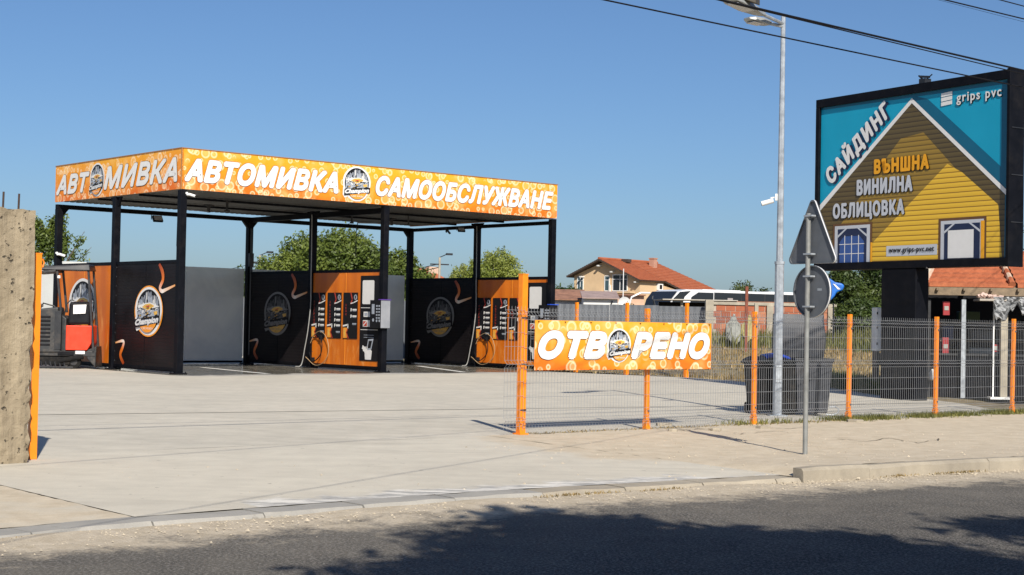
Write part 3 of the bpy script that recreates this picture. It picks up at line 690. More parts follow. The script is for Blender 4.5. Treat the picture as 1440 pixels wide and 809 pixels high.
while len(pts) < 6500:     # grass strip at the foot of the fence
    t = RNG.uniform(4.4, 15); off = RNG.normal()*.16
    if RNG.random() < (.88 if t < 7.4 else .25): continue
    p = fence_pt(t, 0, off+.08); dens = math.sin(t*2.6)+math.sin(t*5.1+1)+RNG.normal()*.8
    if dens < -.1: continue
    pts.append((p.x, p.y, .0)); hs.append(RNG.uniform(.02, .11))
o = blades('fence_grass', pts, hs, grass_green, .014, .9); tag(o, 'short green grass at the foot of the wire fence', 'grass')
pts = []; hs = []
while len(pts) < 1500:    # dry tufts and litter in the fence line and kerb joints
    if RNG.random() < .6:
        t = RNG.uniform(.3, 8); p = fence_pt(t, 0, RNG.normal()*.07); x, y, z = p.x, p.y, 0
    else:
        s = RNG.choice([S_DIAG-1.9, S_DIAG-1.5, S_DIAG+4.2, S_DIAG+4.6, S_DROP+1.4, S_DROP+2.3, S_DROP+2.5, S_DIAG+5.4])+RNG.normal()*.16; p, n, d = kerb_pt(s); x, y = p-n*(.03+abs(RNG.normal())*.03); z = -.035
    pts.append((x, y, z)); hs.append(RNG.uniform(.01, .035))
o = blades('dry_tufts', pts, hs, grass_dry, .012, 1.2); tag(o, 'small dry grass tufts in the cracks along the fence and the kerb', 'dry grass')
# gravel and crumbs on the pavement and along the kerb
def crumbs(name, pts, sizes, m, label):
    V = []; F = []
    for (x, y, z), r in zip(pts, sizes):
        n = len(V); a = RNG.uniform(.6, 1.3, 6)
        V += [(x+r*a[0], y, z), (x, y+r*a[1], z), (x-r*a[2], y, z), (x, y-r*a[3], z), (x, y, z+r*a[4]*.8), (x, y, z-r*.3)]
        F += [(n, n+1, n+4), (n+1, n+2, n+4), (n+2, n+3, n+4), (n+3, n, n+4)]
    me = bpy.data.meshes.new(name); me.from_pydata(V, [], F); me.materials.append(m); o = bpy.data.objects.new(name, me); C.objects.link(o)
    o['kind'] = 'stuff'; o['label'] = label; o['category'] = 'gravel'; return o
pts = []; sz = []
for k in range(2600):
    s = RNG.uniform(S_DIAG-5, S_DROP+12); p, n, d = kerb_pt(s); q = p-n*abs(RNG.normal())*.3; pts.append((q[0], q[1], -.035)); sz.append(RNG.uniform(.004, .014)*(1.8 if RNG.random() < .06 else 1))
for k in range(900):
    s = RNG.uniform(S_DIAG-5, S_DROP+12); p, n, d = kerb_pt(s); t = RNG.uniform(.4, 4.8); q = p+n*t; z = raise_of(s)*(1-min(1, (t-.165)/2.2))**1.3
    if s < S_DROP-1.5 and RNG.random() < .85: continue
    pts.append((q[0], q[1], z)); sz.append(RNG.uniform(.004, .02))
crumbs('gravel', pts, sz, mat('sandy_gravel', (.42, .36, .27), .9, 0, .3, 8, 0), 'loose sandy gravel scattered along the kerb and pavement')
# cracks in the pavement: narrow recessed-looking dirt-filled strips following a jagged course
crk = MB()
for path in ([(905, 603), (945, 606), (985, 603), (1040, 611), (1085, 607), (1120, 610)], [(940, 598), (968, 606), (990, 603)], [(1180, 618), (1215, 622), (1250, 617), (1290, 624), (1330, 616)], [(1060, 600), (1100, 604), (1150, 601)]):
    P_ = [gp(a, b) for a, b in path]; Q_ = []
    for a, b in zip(P_, P_[1:]):
        for k in range(5): q = a.lerp(b, k/5); Q_.append(Vector((q.x+random.uniform(-.05, .05), q.y+random.uniform(-.05, .05), 0)))
    for a, b in zip(Q_, Q_[1:]):
        d = (b-a).normalized(); n = Vector((-d.y, d.x, 0)); w0, w1 = random.uniform(.003, .014), random.uniform(.003, .014)
        zz = lambda p: .011+max(0, .105*(1-min(1, max(0, -dist_fence(p.x, p.y)*-1+0)/2.2))*0)
        hz = Vector((0, 0, .0105)); crk.quad(a-n*w0+hz, b-n*w1+hz, b+n*w1+hz, a+n*w0+hz)
o = crk.build('pavement_cracks', mat('crack_dirt', (.13, .105, .07), .95, 0, .3, 9, .3, 40), None, fix=False); o['kind'] = 'stuff'; o['label'] = 'thin jagged dirt-filled cracks in the sandy pavement'; o['category'] = 'cracks'
# broken concrete lumps at the fence foot
for i, (px, py, s) in enumerate(((1196, 591, .20), (926, 596, .16), (1000, 602, .12), (1068, 600, .14), (940, 604, .10), (1170, 588, .13))):
    g = gp(px+6, py+3); mb = MB(); a = RNG.uniform(0, 3)
    pts = [(math.cos(a+k*1.05)*s*RNG.uniform(.6, 1), math.sin(a+k*1.05)*s*RNG.uniform(.4, .8)) for k in range(6)]
    mb.prism([(g.x+x, g.y+y) for x, y in pts], -.01, .035+.02*RNG.random(), axis='Z')
    o = mb.build('concrete_lump', kerb_m, None, .008)
    tag(o, ['broken concrete lump lying beside the third orange fence post', 'flat broken concrete piece just right of the post under the sign', 'small concrete crumb between the two posts nearest the banner', 'concrete lump at the foot of the second orange fence post', 'thin concrete flake lying on the sandy pavement near the banner', 'small concrete lump left of the third orange fence post'][i], 'concrete lump')

# ================================================================== CAR WASH CANOPY
def board(name, L, z0, z1, o, ex, n, parent, m=None, th=.06):
    """printed fascia board of length L along ex from o, front face on side n"""
    o, ex, n = Vector(o), Vector(ex), Vector(n); up = Vector((0, 0, 1)); m = m or bubble_m
    mb = MB(); a = o+up*z0; b = a+ex*L; c = b+up*(z1-z0); d = a+up*(z1-z0); k = -n*th
    mb.quad(a, b, c, d, 0, [(0, 0), (1, 0), (1, 1), (0, 1)])
    mb.quad(a+k, d+k, c+k, b+k, 1); mb.quad(a, a+k, b+k, b, 1); mb.quad(d, c, c+k, d+k, 1); mb.quad(a, d, d+k, a+k, 1); mb.quad(b, b+k, c+k, c, 1)
    ob = mb.build(name, [m, print_orange], parent, fix=False); me = ob.data
    at_ = me.attributes.new('flat', 'FLOAT_VECTOR', 'CORNER'); vals = np.zeros(len(me.loops)*3, dtype=np.float32)
    for li, (x, y) in zip(me.polygons[0].loop_indices, [(0, 0), (L, 0), (L, z1-z0), (0, z1-z0)]): vals[li*3:li*3+3] = ((x+L*.37)*(1.5 if L < 5 else 1.1), (y+L)*(1.5 if L < 5 else 1.1), 0)
    at_.data.foreach_set('vector', vals); return ob
def headline(F, s, x0, x1, y0, y1, l=1, sh=.28, bold=.03, out=.015):
    F.text(s, x0-out, x1+out, y0-out, y1+out, 5, l, bold+out, sh, 1.07)
    F.text(s, x0, x1, y0, y1, 0, l+2.5, bold, sh, 1.07)

canopy = thing('car_wash_canopy', C0, CY, 'large black steel canopy with an orange bubble-print sign band over the self-service wash bays', 'canopy')
pw = .19
POSTS = [(.1, .1), (.1, CD/2), (.1, CD-.1), (CW/2, .1), (CW/2, CD/2), (CW/2, CD-.1), (CW-.1, .1), (CW-.1, CD/2), (CW-.1, CD-.1)]
for i, (u, v_) in enumerate(POSTS):
    mb = MB(); top = 5.02 if v_ < CD-1 else 4.84
    mb.box(u-pw/2, u+pw/2, v_-pw/2, v_+pw/2, .012, top); mb.box(u-pw*.95, u+pw*.95, v_-pw*.95, v_+pw*.95, .0, .03)
    for sx in (-1, 1):
        for sy in (-1, 1): mb.disc((u+sx*pw*.75, v_+sy*pw*.75, .045), .016, (0, 0, 1), .04, 6)
    if v_ > CD-1:      # knee braces
        for sx in (-1, 1):
            if 0 < u+sx*.45 < CW: mb.prism([(u+sx*pw*.48, 4.60), (u+sx*pw*.48, 4.84), (u+sx*(pw/2+.20), 4.84)], v_-.06, v_+.06)
    elif v_ > 1:
        mb.prism([(v_-.35, 5.02), (v_-pw/2, 4.72), (v_+pw/2, 4.72), (v_+.35, 5.02)], u-.03, u+.03, axis='X')
    mb.build('post', black_steel, canopy, .008)
MB().tube([(CW/2-.02, CD-.26, .3), (CW/2-.02, CD-.26, 3.9), (CW/2-.02, CD-.24, 4.6)], .035, 6).box(CW/2-.11, CW/2+.05, CD-.33, CD-.23, 3.3, 3.75).build('conduit', dark_grey_steel, canopy)
def beam(*a): return MB().box(*a).build('beam', black_steel, canopy, .006)
beam(.0, CW, CD-.17, CD-.03, 4.842, 4.975)
beam(CW/2-.08, CW/2+.08, .1, CD-.175, 4.80, 4.962)
beam(CW-.18, CW-.04, .1, CD-.175, 4.84, 4.955)
for v_ in (2.6, 5.2): beam(.1, CW-.1, v_-.04, v_+.04, 4.985, 5.05)
# ribbed roof deck
mb = MB(); n = 70
for i in range(n):
    x0 = .02+(CW-.04)*i/n; dx = (CW-.04)/n; zz = 5.07
    mb.quad((x0, .08, zz+.03), (x0+dx*.35, .08, zz+.03), (x0+dx*.35, CD, zz+.03), (x0, CD, zz+.03))
    mb.quad((x0+dx*.35, .08, zz+.03), (x0+dx*.45, .08, zz), (x0+dx*.45, CD, zz), (x0+dx*.35, CD, zz+.03))
    mb.quad((x0+dx*.45, .08, zz), (x0+dx*.9, .08, zz), (x0+dx*.9, CD, zz), (x0+dx*.45, CD, zz))
    mb.quad((x0+dx*.9, .08, zz), (x0+dx, .08, zz+.03), (x0+dx, CD, zz+.03), (x0+dx*.9, CD, zz))
mb.box(.05, CW-.05, .09, CD-.01, 5.12, 5.16)
mb.build('roof_deck', deck_m, canopy, fix=False)
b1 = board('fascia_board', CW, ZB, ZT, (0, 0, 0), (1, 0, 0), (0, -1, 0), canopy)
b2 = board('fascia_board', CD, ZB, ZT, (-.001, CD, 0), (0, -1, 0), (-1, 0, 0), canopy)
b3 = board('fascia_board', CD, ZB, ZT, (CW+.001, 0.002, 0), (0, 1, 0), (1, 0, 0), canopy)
# silver edge trim
trim = MB(); trim.box(-.02, CW+.02, -.02, .05, ZT, ZT+.02).box(-.02, .05, .05, CD, ZT, ZT+.02).box(CW-.05, CW+.02, .05, CD, ZT, ZT+.02).box(-.012, .012, -.012, .012, ZB-.01, ZT)
trim.build('edge_trim', mat('brown_edge_trim', (.32, .15, .05), .5, 0), canopy)
for tx, xa, xb, za, zb_, bo in (('АВТОМИВКА', .08, 5.14, 5.25, 5.91, .046), ('САМООБСЛУЖВАНЕ', 6.48, 13.70, 5.29, 5.92, .040)):
    F = Flat((0, -.004, 0), (1, 0, 0), (0, 0, 1), (0, -1, 0)); headline(F, tx, xa, xb, za, zb_, bold=bo); F.build('lettering', PRINTS, b1)['kind'] = 'stuff'
F = Flat((0, -.004, 0), (1, 0, 0), (0, 0, 1), (0, -1, 0), .004); emblem(F, 5.80, 5.60, .50, .52); F.build('emblem', PRINTS, b1)
for tx, xa, xb, za, zb_ in (('АВТ', .10, 2.40, 5.25, 5.86), ('МИВКА', 3.36, 7.78, 5.25, 5.93)):
    F = Flat((-.005, CD, 0), (0, -1, 0), (0, 0, 1), (-1, 0, 0)); headline(F, tx, xa, xb, za, zb_, bold=.042); F.build('lettering', PRINTS, b2)['kind'] = 'stuff'
F = Flat((-.005, CD, 0), (0, -1, 0), (0, 0, 1), (-1, 0, 0), .004); emblem(F, 2.90, 5.58, .48, .50); F.build('emblem', PRINTS, b2)

# ---------------------------------------------------------------- partition walls
def ribbon(parent, pts, name='flame_ribbon'):
    """pts: (y_local, z, width); on plane x=const"""
    mb = MB(); P = [np.array(p[:3], float) for p in pts]; out = []
    P = [P[0]*2-P[1]]+P+[P[-1]*2-P[-2]]
    for i in range(1, len(P)-2):
        for k in range(7):
            t = k/7; out.append(.5*((2*P[i])+(-P[i-1]+P[i+1])*t+(2*P[i-1]-5*P[i]+4*P[i+1]-P[i+2])*t*t+(-P[i-1]+3*P[i]-3*P[i+1]+P[i+2])*t**3))
    out.append(P[-2]); n = len(out); L = []
    for i, p in enumerate(out):
        d = out[min(i+1, n-1)][:2]-out[max(i-1, 0)][:2]; d = d/(np.hypot(*d)+1e-9); q = np.array([-d[1], d[0]])*p[2]/2
        L.append((p[:2]-q, p[:2]+q))
    for i in range(n-1):
        a, b = L[i], L[i+1]; t0, t1 = i/(n-1), (i+1)/(n-1)
        mb.quad((0, a[0][0], a[0][1]), (0, b[0][0], b[0][1]), (0, b[1][0], b[1][1]), (0, a[1][0], a[1][1]), 0, [(t0, 0), (t1, 0), (t1, 1), (t0, 1)])
    return mb.mesh(name, ribbon_m)
def panel_mesh(v0, v1, z0, z1, m, rows=29, gd=.004):
    mb = MB(); h = (z1-z0)/rows; x = -.022
    for s_, xs_ in ((1, x), (-1, .022)):
        for k in range(rows):
            a = z0+k*h; g = gd*s_
            for (za, zb, xa, xb) in ((a, a+h*.82, xs_, xs_), (a+h*.82, a+h*.88, xs_, xs_+g*.9), (a+h*.88, a+h*.95, xs_+g*.9, xs_+g*.9), (a+h*.95, a+h, xs_+g*.9, xs_)):
                p = [(xa, v0, za), (xa, v1, za), (xb, v1, zb), (xb, v0, zb)]
                mb.quad(*(p if s_ < 0 else p[::-1]))
    mb.quad((x, v0, z0), (.022, v0, z0), (.022, v0, z1), (x, v0, z1)); mb.quad((x, v1, z0), (x, v1, z1), (.022, v1, z1), (.022, v1, z0))
    return mb.mesh('panel', m)
A0, A1, B0, B1 = .21, CD/2-.11, CD/2+.11, CD-.21
PB_f, PO_f = panel_mesh(A0, A1, .16, 3.03, black_panel_m), panel_mesh(A0, A1, .16, 3.03, orange_panel_m, 2, .001)
PB_r, PO_r = panel_mesh(B0, B1, .16, 3.03, black_panel_m), panel_mesh(B0, B1, .16, 3.03, orange_panel_m, 2, .001)
swT = lambda o: [(o-.0-3.18+2.2, 3.02, .16), (o-1.16, 2.75, .18), (o-1.10, 2.50, .15), (o-1.02, 2.33, .13), (o-1.22, 2.22, .12), (o-1.62, 2.36, .03)]
def swoosh_pair(parent, c, x=-.034):      # c = centre v of the panel, panel half width 1.75
    t = ribbon(parent, [(c-.78, 3.02, .10), (c-.98, 2.80, .15), (c-1.02, 2.58, .13), (c-.86, 2.36, .12), (c-.98, 2.26, .11), (c-1.20, 2.30, .09), (c-1.72, 2.42, .05)])
    add('flame_ribbon', t, parent, (x, 0, 0))
    t = ribbon(parent, [(c+1.20, .17, .12), (c+1.42, .42, .13), (c+1.28, .66, .12), (c+1.22, .80, .09), (c+1.36, .83, .08), (c+1.74, .77, .04)])
    add('flame_ribbon', t, parent, (x, 0, 0))
def price_board_mesh(nrow, col):
    F = Flat((0, 0, 0), (0, -1, 0), (0, 0, 1), (-1, 0, 0), .004)
    W_, H_ = .78, 1.43
    F.rect(-W_/2, W_/2, -H_/2, H_/2, 1, 0); F.rect(-W_/2+.02, -.16, -H_/2+.02, -H_/2+.34, 4, 1); F.rect(-W_/2+.06, -.24, -H_/2+.06, -H_/2+.28, 3, 1.5)
    # swooshes top right, bottom left
    F.line([(.02, H_/2-.01), (.10, .50), (.02, .37)], .05, 6, 2); F.line([(.02, .38), (.16, .40), (W_/2-.01, .47)], .035, 0, 2.2)
    F.line([(-W_/2+.02, -.32), (-.10, -.28), (-.12, -.40)], .05, 0, 2.2); F.line([(-.12, -.40), (-.18, -.52), (-.08, -.70)], .045, 6, 2.2)
    F.ell(.27, .57, .085, .085, 2, 2)
    F.text(str(col), .235, .305, .53, .62, 1, 3, .008)
    lt = {1: 'ПРОГРАМИ', 2: 'АВТОМИВКА', 3: 'ЦЕНИ'}[col]
    for k, ch in enumerate(lt):
        h = .86/9; z = .46-k*h-(.1 if col == 3 else 0); F.text(ch, -.26, -.20, z-h*.7, z, 6, 2)
    ys = [.20, .03, -.14, -.31, -.50][:nrow] if nrow > 3 else [.18, -.02, -.24]
    for k, y in enumerate(ys):
        last = k == len(ys)-1
        if not last: F.rect(.02, .06, y-.05, y+.05, 0, 2); F.rect(.06, .085, y-.02, y+.05, 0, 2)
        F.rect(.12, .34, y-.02, y+.03 if not last else y+.012, 2 if last else 0, 2); F.rect(.13, .33, y-.045, y-.03, 2, 2)
    return F.mb.mesh('price_board', PRINTS)
PRICE = [price_board_mesh(5, 1), price_board_mesh(5, 2), price_board_mesh(3, 3)]
def pay_board(parent):
    F = Flat((-.040, 0, 0), (0, -1, 0), (0, 0, 1), (-1, 0, 0), .004); W = lambda v_: -v_
    F.rect(-1.24, -.24, .32, 2.92, 1, 0); F.rrect(-1.13, -.52, 2.05, 2.78, .05, 0, 1)
    for z in (1.93, .98+.28): F.rect(-1.20, -.30, z, z+.018, 0, 1)
    F.rect(-1.05, -.68, 1.66, 1.82, 0, 1); F.rect(-1.0, -.85, 1.70, 1.78, 2, 2); F.rect(-1.08, -.62, 1.36, 1.56, 0, 1); F.rect(-1.06, -.86, 1.38, 1.53, 6, 2); F.line([(-1.04, 1.40), (-.88, 1.52)], .03, 0, 3)
    for z in (1.10, 1.03): F.rect(-1.02, -.5, z, z+.014, 2, 1)
    # drawing of a hand holding a card
    F.poly([(-.93, .36), (-.62, .36), (-.58, .62), (-.70, .72), (-.82, .66), (-1.06, .80), (-1.10, .70), (-.96, .58)], 0, 1)
    F.poly([(-.86, .64), (-.60, .68), (-.50, 1.0), (-.78, .98)], 2, 2); F.poly([(-.80, .70), (-.64, .72), (-.57, .94), (-.74, .93)], 1, 3)
    for k in range(3): F.poly([(-1.04+.08*k, .62-.05*k), (-.99+.08*k, .60-.05*k), (-.94+.07*k, .75), (-.98+.07*k, .76)], 0, 2.5)
    return F.build('pay_board', PRINTS, parent)
def partition(u, rear_black, label):
    t = thing('partition_wall', cq(u, 0), CY, label, 'partition', 'partition walls between the wash bays')
    add('panel', PB_f if not rear_black else PO_f, t); add('panel', PO_r if not rear_black else PB_r, t)
    MB().box(-.035, .035, .2, CD/2-.1, 3.03, 3.12).box(-.035, .035, CD/2+.1, CD-.2, 3.03, 3.12).build('top_rail', black_steel, t, .005)
    MB().box(-.04, .04, .2, CD/2-.1, .08, .16).box(-.04, .04, CD/2+.1, CD-.2, .08, .16).box(-.03, .03, .18, CD-.2, .045, .078).build('bottom_rail', black_steel, t, .005)
    fx = MB()
    for v_ in (A0+.04, A1-.04, B0+.04, B1-.04):
        for k in range(11): fx.box(-.030, -.022, v_-.008, v_+.008, .25+k*.27, .266+k*.27)
    fx.build('fixings', dull_galv, t)['kind'] = 'stuff'
    for v_ in ((A0+A1)/2, (B0+B1)/2): MB().box(-.027, -.0225, v_-.008, v_+.008, .17, 3.02).build('seam_strip', black_steel if (v_ < 4) != rear_black else print_orange, t)
    F = Flat((-.042, 0, 0), (0, -1, 0), (0, 0, 1), (-1, 0, 0), .004)
    if not rear_black:
        emblem(F, -1.80, 1.70, .78, .68, False, 'halo'); swoosh_pair(t, (A0+A1)/2); F.build('emblem', PRINTS, t)
        F = Flat((-.042, 0, 0), (0, -1, 0), (0, 0, 1), (-1, 0, 0), .004); emblem(F, -6.0, 1.8, .92, .86); F.build('emblem', PRINTS, t)
    else:
        emblem(F, -5.95, 1.72, .80, .72, dark=True); swoosh_pair(t, (B0+B1)/2); F.build('emblem', PRINTS, t)
        for k, vc in enumerate((3.53, 2.64, 1.76)): add('price_board', PRICE[k], t, (-.040, vc, 1.69))
        pay_board(t)
    return t
partition(.1, False, 'leftmost partition wall, black panel with a bright round emblem in front and orange panel behind')
partition(CW/2, True, 'middle partition wall with orange price boards in front and a black emblem panel behind')
partition(CW-.1, True, 'partition wall at the right end of the canopy, partly hidden by the orange gate post')
# smoky sheets across the back of each bay
for u0, u1, lb in ((.25, CW/2-.12, 'smoky grey translucent sheet closing the back of the left wash bay'), (CW/2+.12, CW-.25, 'smoky grey translucent sheet closing the back of the right wash bay')):
    t = thing('rear_screen', cq(u0, CD), CY, lb, 'screen', 'screens at the back of the wash bays')
    L = u1-u0
    for k in range(3): MB().box(L*k/3+.006, L*(k+1)/3-.006, -.012, .012, .11, 3.22).build('sheet', frost_m, t)
    MB().box(0, L, -.03, .03, .04, .105).build('bottom_rail', black_steel, t)

# payment terminals on the front posts
for u, lb in ((CW/2, 'grey payment terminal fixed to the middle front post of the canopy'), (CW-.1, 'payment terminal with a blue lit strip on the far right front post')):
    t = thing('payment_terminal', cq(u, .1, 1.75), CY, lb, 'terminal', 'payment terminals on the canopy posts')
    x0 = -.10
    MB().box(-.22, .12, -.20, -.105, -.42, .42).build('housing', mat('terminal_grey', (.25, .26, .28), .5, 0, .15, 3, 0, 40, .2) if u < CW-1 else black_plastic, t, .012)
    MB().box(-.245, -.222, -.19, .34, -.42, .42).build('front_plate', black_plastic, t, .005)
    F = Flat((-.248, 0, 0), (0, -1, 0), (0, 0, 1), (-1, 0, 0), .003)
    for r in range(5):
        for c_ in range(2): F.rect(-.02+c_*.12, .06+c_*.12, .22-r*.09, .27-r*.09, 2, 1)
    F.ell(-.16, -.18, .05, .05, 2, 1); F.ell(.02, -.2, .04, .04, 2, 1); F.ell(.16, -.2, .04, .04, 2, 1); F.rect(-.24, -.1, .0, .3, 2, 1)
    F.build('keypad', PRINTS, t)['kind'] = 'stuff'
    MB().box(-.25, .14, -.22, -.09, .425, .45).build('cap', mat('violet_cap', (.10, .04, .28), .4) if u < CW-1 else mat('blue_cap', (.02, .08, .55), .4), t)
    MB().box(-.09, .09, -.11, -.09, -.3, .3).build('bracket', black_steel, t)
# ceiling booms with hoses and lances
def hose_curve(pts, r=.018):
    P = [np.array(p, float) for p in pts]; P = [P[0]*2-P[1]]+P+[P[-1]*2-P[-2]]; out = []
    for i in range(1, len(P)-2):
        for k in range(8):
            t = k/8; out.append(tuple(.5*((2*P[i])+(-P[i-1]+P[i+1])*t+(2*P[i-1]-5*P[i]+4*P[i+1]-P[i+2])*t*t+(-P[i-1]+3*P[i]-3*P[i+1]+P[i+2])*t**3)))
    out.append(tuple(P[-2])); return out
for u, lb in ((CW/2, 'pale high-pressure hose hanging down and looping at the middle partition'), (CW-.1, 'pale high-pressure hose hanging down and looping at the right partition')):
    t = thing('wash_hose', cq(u, CD/2, 0), CY, lb, 'hose', 'high-pressure wash hoses')
    pts = hose_curve([(-.16, -.15, 4.9), (-.17, -.18, 4.0), (-.15, -.16, 2.9), (-.17, -.2, 2.0), (-.2, -.12, 1.2), (-.22, -.0, .65), (-.26, .12, .10), (-.5, .1, .03)])
    MB().tube(pts, .017, 6).build('hose', hose_m, t, smooth=True)
    pts = hose_curve([(-.22, -.05, .35), (-.14, -.5, .10), (-.12, -1.0, .25), (-.12, -1.2, .62), (-.12, -1.05, 1.0), (-.12, -.7, 1.18), (-.12, -.35, 1.05), (-.14, -.2, .8)])
    MB().tube(pts, .011, 6).build('hose_loop', mat('pale_yellow_hose', (.36, .25, .14), .45), t, smooth=True)
    pts = hose_curve([(-.1, -.16, .95), (-.12, -.5, 1.08), (-.12, -.8, .86), (-.12, -.75, .45), (-.14, -.35, .22), (-.15, -.15, .5)])
    MB().tube(pts, .016, 6).build('lance', black_plastic, t, smooth=True)
    MB().box(-.12, -.03, -.75, -.62, .92, 1.06).box(-.12, -.03, -.3, -.2, .2, .34).build('holster', black_plastic, t, .01)['kind'] = 'stuff'
for u, v_, rot, lb in ((3.2, 4.1, .5, 'swivel wash boom under the roof of the left bay'), (10.2, 4.2, .2, 'swivel wash boom under the roof of the right bay')):
    t = thing('wash_boom', cq(u, v_, 4.98), CY+rot, lb, 'boom', 'swivel booms under the canopy roof')
    MB().box(-.12, .12, -.12, .12, -.02, .02).disc((0, 0, -.12), .05, (0, 0, 1), .2, 10).build('swivel', dark_grey_steel, t)
    MB().tube([(0, 0, -.2), (-.8, 0, -.2), (-1.65, 0, -.24)], .022, 6).build('arm', galv, t)
    MB().tube(hose_curve([(-1.65, 0, -.24), (-1.70, 0, -.5), (-1.70, .01, -1.0), (-1.72, 0, -1.35)]), .014, 5).build('hanging_hose', black_plastic, t)
# brackets under the roof
for i, (u, v_, lb) in enumerate(((1.3, 2.3, 'small T bracket under the roof nearest the left corner'), (2.9, 2.5, 'small T bracket under the roof right of the corner bracket'), (8.3, 3.8, 'T bracket under the roof near the middle'), (10.0, 3.0, 'T bracket under the roof above the right bay'))):
    t = MB().box(-.15, .15, -.03, .03, -.02, .01).box(-.025, .025, -.025, .025, -.28, -.02).box(-.08, .08, -.04, .04, -.33, -.28).build('ceiling_bracket', dark_grey_steel)
    t.location = cq(u, v_, 5.03); t.rotation_euler = (0, 0, CY+.3*i); tag(t, lb, 'bracket', 'brackets under the canopy roof')
# floodlights and cameras
def floodlight(loc, rz, tilt, lb, s=1):
    t = thing('floodlight', loc, rz, lb, 'floodlight', 'floodlights under the canopy')
    h = MB().box(-.17*s, .17*s, -.04*s, .04*s, -.27*s, -.05*s).build('lamp_housing', black_plastic, t, .01*s); h.rotation_euler = (tilt, 0, 0)
    g = MB().box(-.14*s, .14*s, -.046*s, -.041*s, -.245*s, -.075*s).build('glass', lens_m, t); g.rotation_euler = (tilt, 0, 0)
    MB().box(-.18*s, -.165*s, -.015, .015, -.16*s, .0).box(.165*s, .18*s, -.015, .015, -.16*s, 0).box(-.18*s, .18*s, -.015, .015, 0, .015).build('yoke', dark_grey_steel, t)
    return t
p = cq(3.35, CD-.25, 4.84); floodlight(p, CY, -.6, 'square floodlight hanging under the rear beam of the left bay')
floodlight(cq(CW-.3, 5.5, 4.86), CY+.8, -.7, 'left one of two small floodlights near the rear right post', .8)
floodlight(cq(CW-.3, 4.7, 4.9), CY-.3, -.7, 'right one of two small floodlights near the rear right post', .8)
def cctv(loc, rz, lb, s=.72, arm=True):
    t = thing('security_camera', loc, rz, lb, 'camera', 'white security cameras')
    MB().tube([(0, .0, 0), (.10*s, 0, .0), (.34*s, 0, -.07*s)], .055*s, 12, r1=.05*s).build('camera_body', white_plastic, t, smooth=True)
    MB().disc((.345*s, 0, -.072*s), .04*s, (1, 0, -.27), .01, 12).build('camera_lens', black_plastic, t)
    MB().disc((-.02*s, 0, .05*s), .05*s, (0, 0, 1), .05, 10).box(-.04*s, .02*s, -.02*s, .02*s, 0, .09*s).build('mount', white_plastic, t)
cctv(cq(.18, -.02, 4.90), -.25, 'white security camera at the front corner of the canopy below the sign band')
cctv(cq(.0, CD-.25, 3.42), -.15, 'white security camera on the rear left canopy post above the red machine', .8)

# ================================================================== FENCE, GATE POSTS, BANNER
FT = [.17, 2.73, 5.19, 7.66, 10.22, 12.76, 15.3, 17.85, 20.4]
RZF = math.atan2(FD.y, FD.x)
fence = thing('wire_fence', fence_pt(0), RZF, 'galvanised welded wire mesh fence on orange posts along the pavement', 'fence')
def fence_panel(L, zt=1.80, zb=.06, sp=.0575, r=.0027):
    mb = MB(); prof = []; folds = [(zt-.10, 1), (.98, 1), (.18, 1)]
    prof = [(zb, 0), (.13, 0), (.18, -.055), (.23, 0), (.93, 0), (.98, -.055), (1.03, 0), (zt-.16, 0), (zt-.11, -.055), (zt-.06, 0), (zt, 0)]
    n = int(L/sp)
    for i in range(n+1):
        x = i*L/n; jit = random.uniform(-.002, .002)
        mb.tube([(x+jit, y, z) for z, y in prof], r, 3, caps=False)
    hz = [.10, .135, .225, .33, .53, .73, .925, 1.035, 1.23, 1.43, zt-.165, zt-.055]
    for z in hz: mb.tube([(0, .006, z), (L, .006, z)], r*1.25, 3, caps=False)
    for z in (.18, .98, zt-.11): mb.tube([(0, -.040, z), (L, -.040, z)], r*1.6, 3, caps=False)
    return mb.mesh('wire_panel', wire_m)
FP = fence_panel(2.50)
add('wire_panel', fence_panel(.36), fence, (-.17, -.07, .02))['kind'] = 'stuff'
for i, (a, b) in enumerate(zip(FT, FT[1:])):
    o = add('wire_panel', FP, fence, (a+.02, -.07 if i == 0 else -.05, 0), (random.uniform(-.006, .006), 0, 0), ((b-a-.03)/2.50, 1, 1)); o['kind'] = 'stuff'
def orange_post_mesh(w_, h, plate=True):
    mb = MB(); mb.box(-w_/2, w_/2, -w_/2, w_/2, 0, h)
    if plate: mb.box(-w_*.66, w_*.66, -w_*.66, w_*.66, 0, .16)
    return mb.mesh('post', orange_post)
PM = orange_post_mesh(.065, 1.86)
for t in FT[1:]:
    o = add('post', PM, fence, (t, 0, -.02), (random.uniform(-.012, .012), random.uniform(-.008, .008), 0)); b = o.modifiers.new('bevel', 'BEVEL'); b.width = .004; b.segments = 2
    for z in (.3, 1.0, 1.62): MB().box(-.012, .012, -.055, -.03, -.012, .012).build('clamp', dull_galv, None).parent = o; C.objects[-1].location = (0, 0, z)
g = thing('gate_post', fence_pt(.21), RZF, 'tall orange square gate post at the left end of the wire fence', 'post')
MB().box(-.05, .05, -.05, .05, 0, 2.27).build('post', orange_post, g, .006); MB().box(-.053, .053, -.053, .053, 2.27, 2.285).build('cap', orange_post, g)
MB().box(-.08, .08, -.08, .08, 0, .02).build('base_plate', orange_post, g)
for z in (.35, 1.0, 1.66): MB().box(-.052, .052, -.060, -.05, z-.01, z+.01).build('clamp', dark_grey_steel, g)
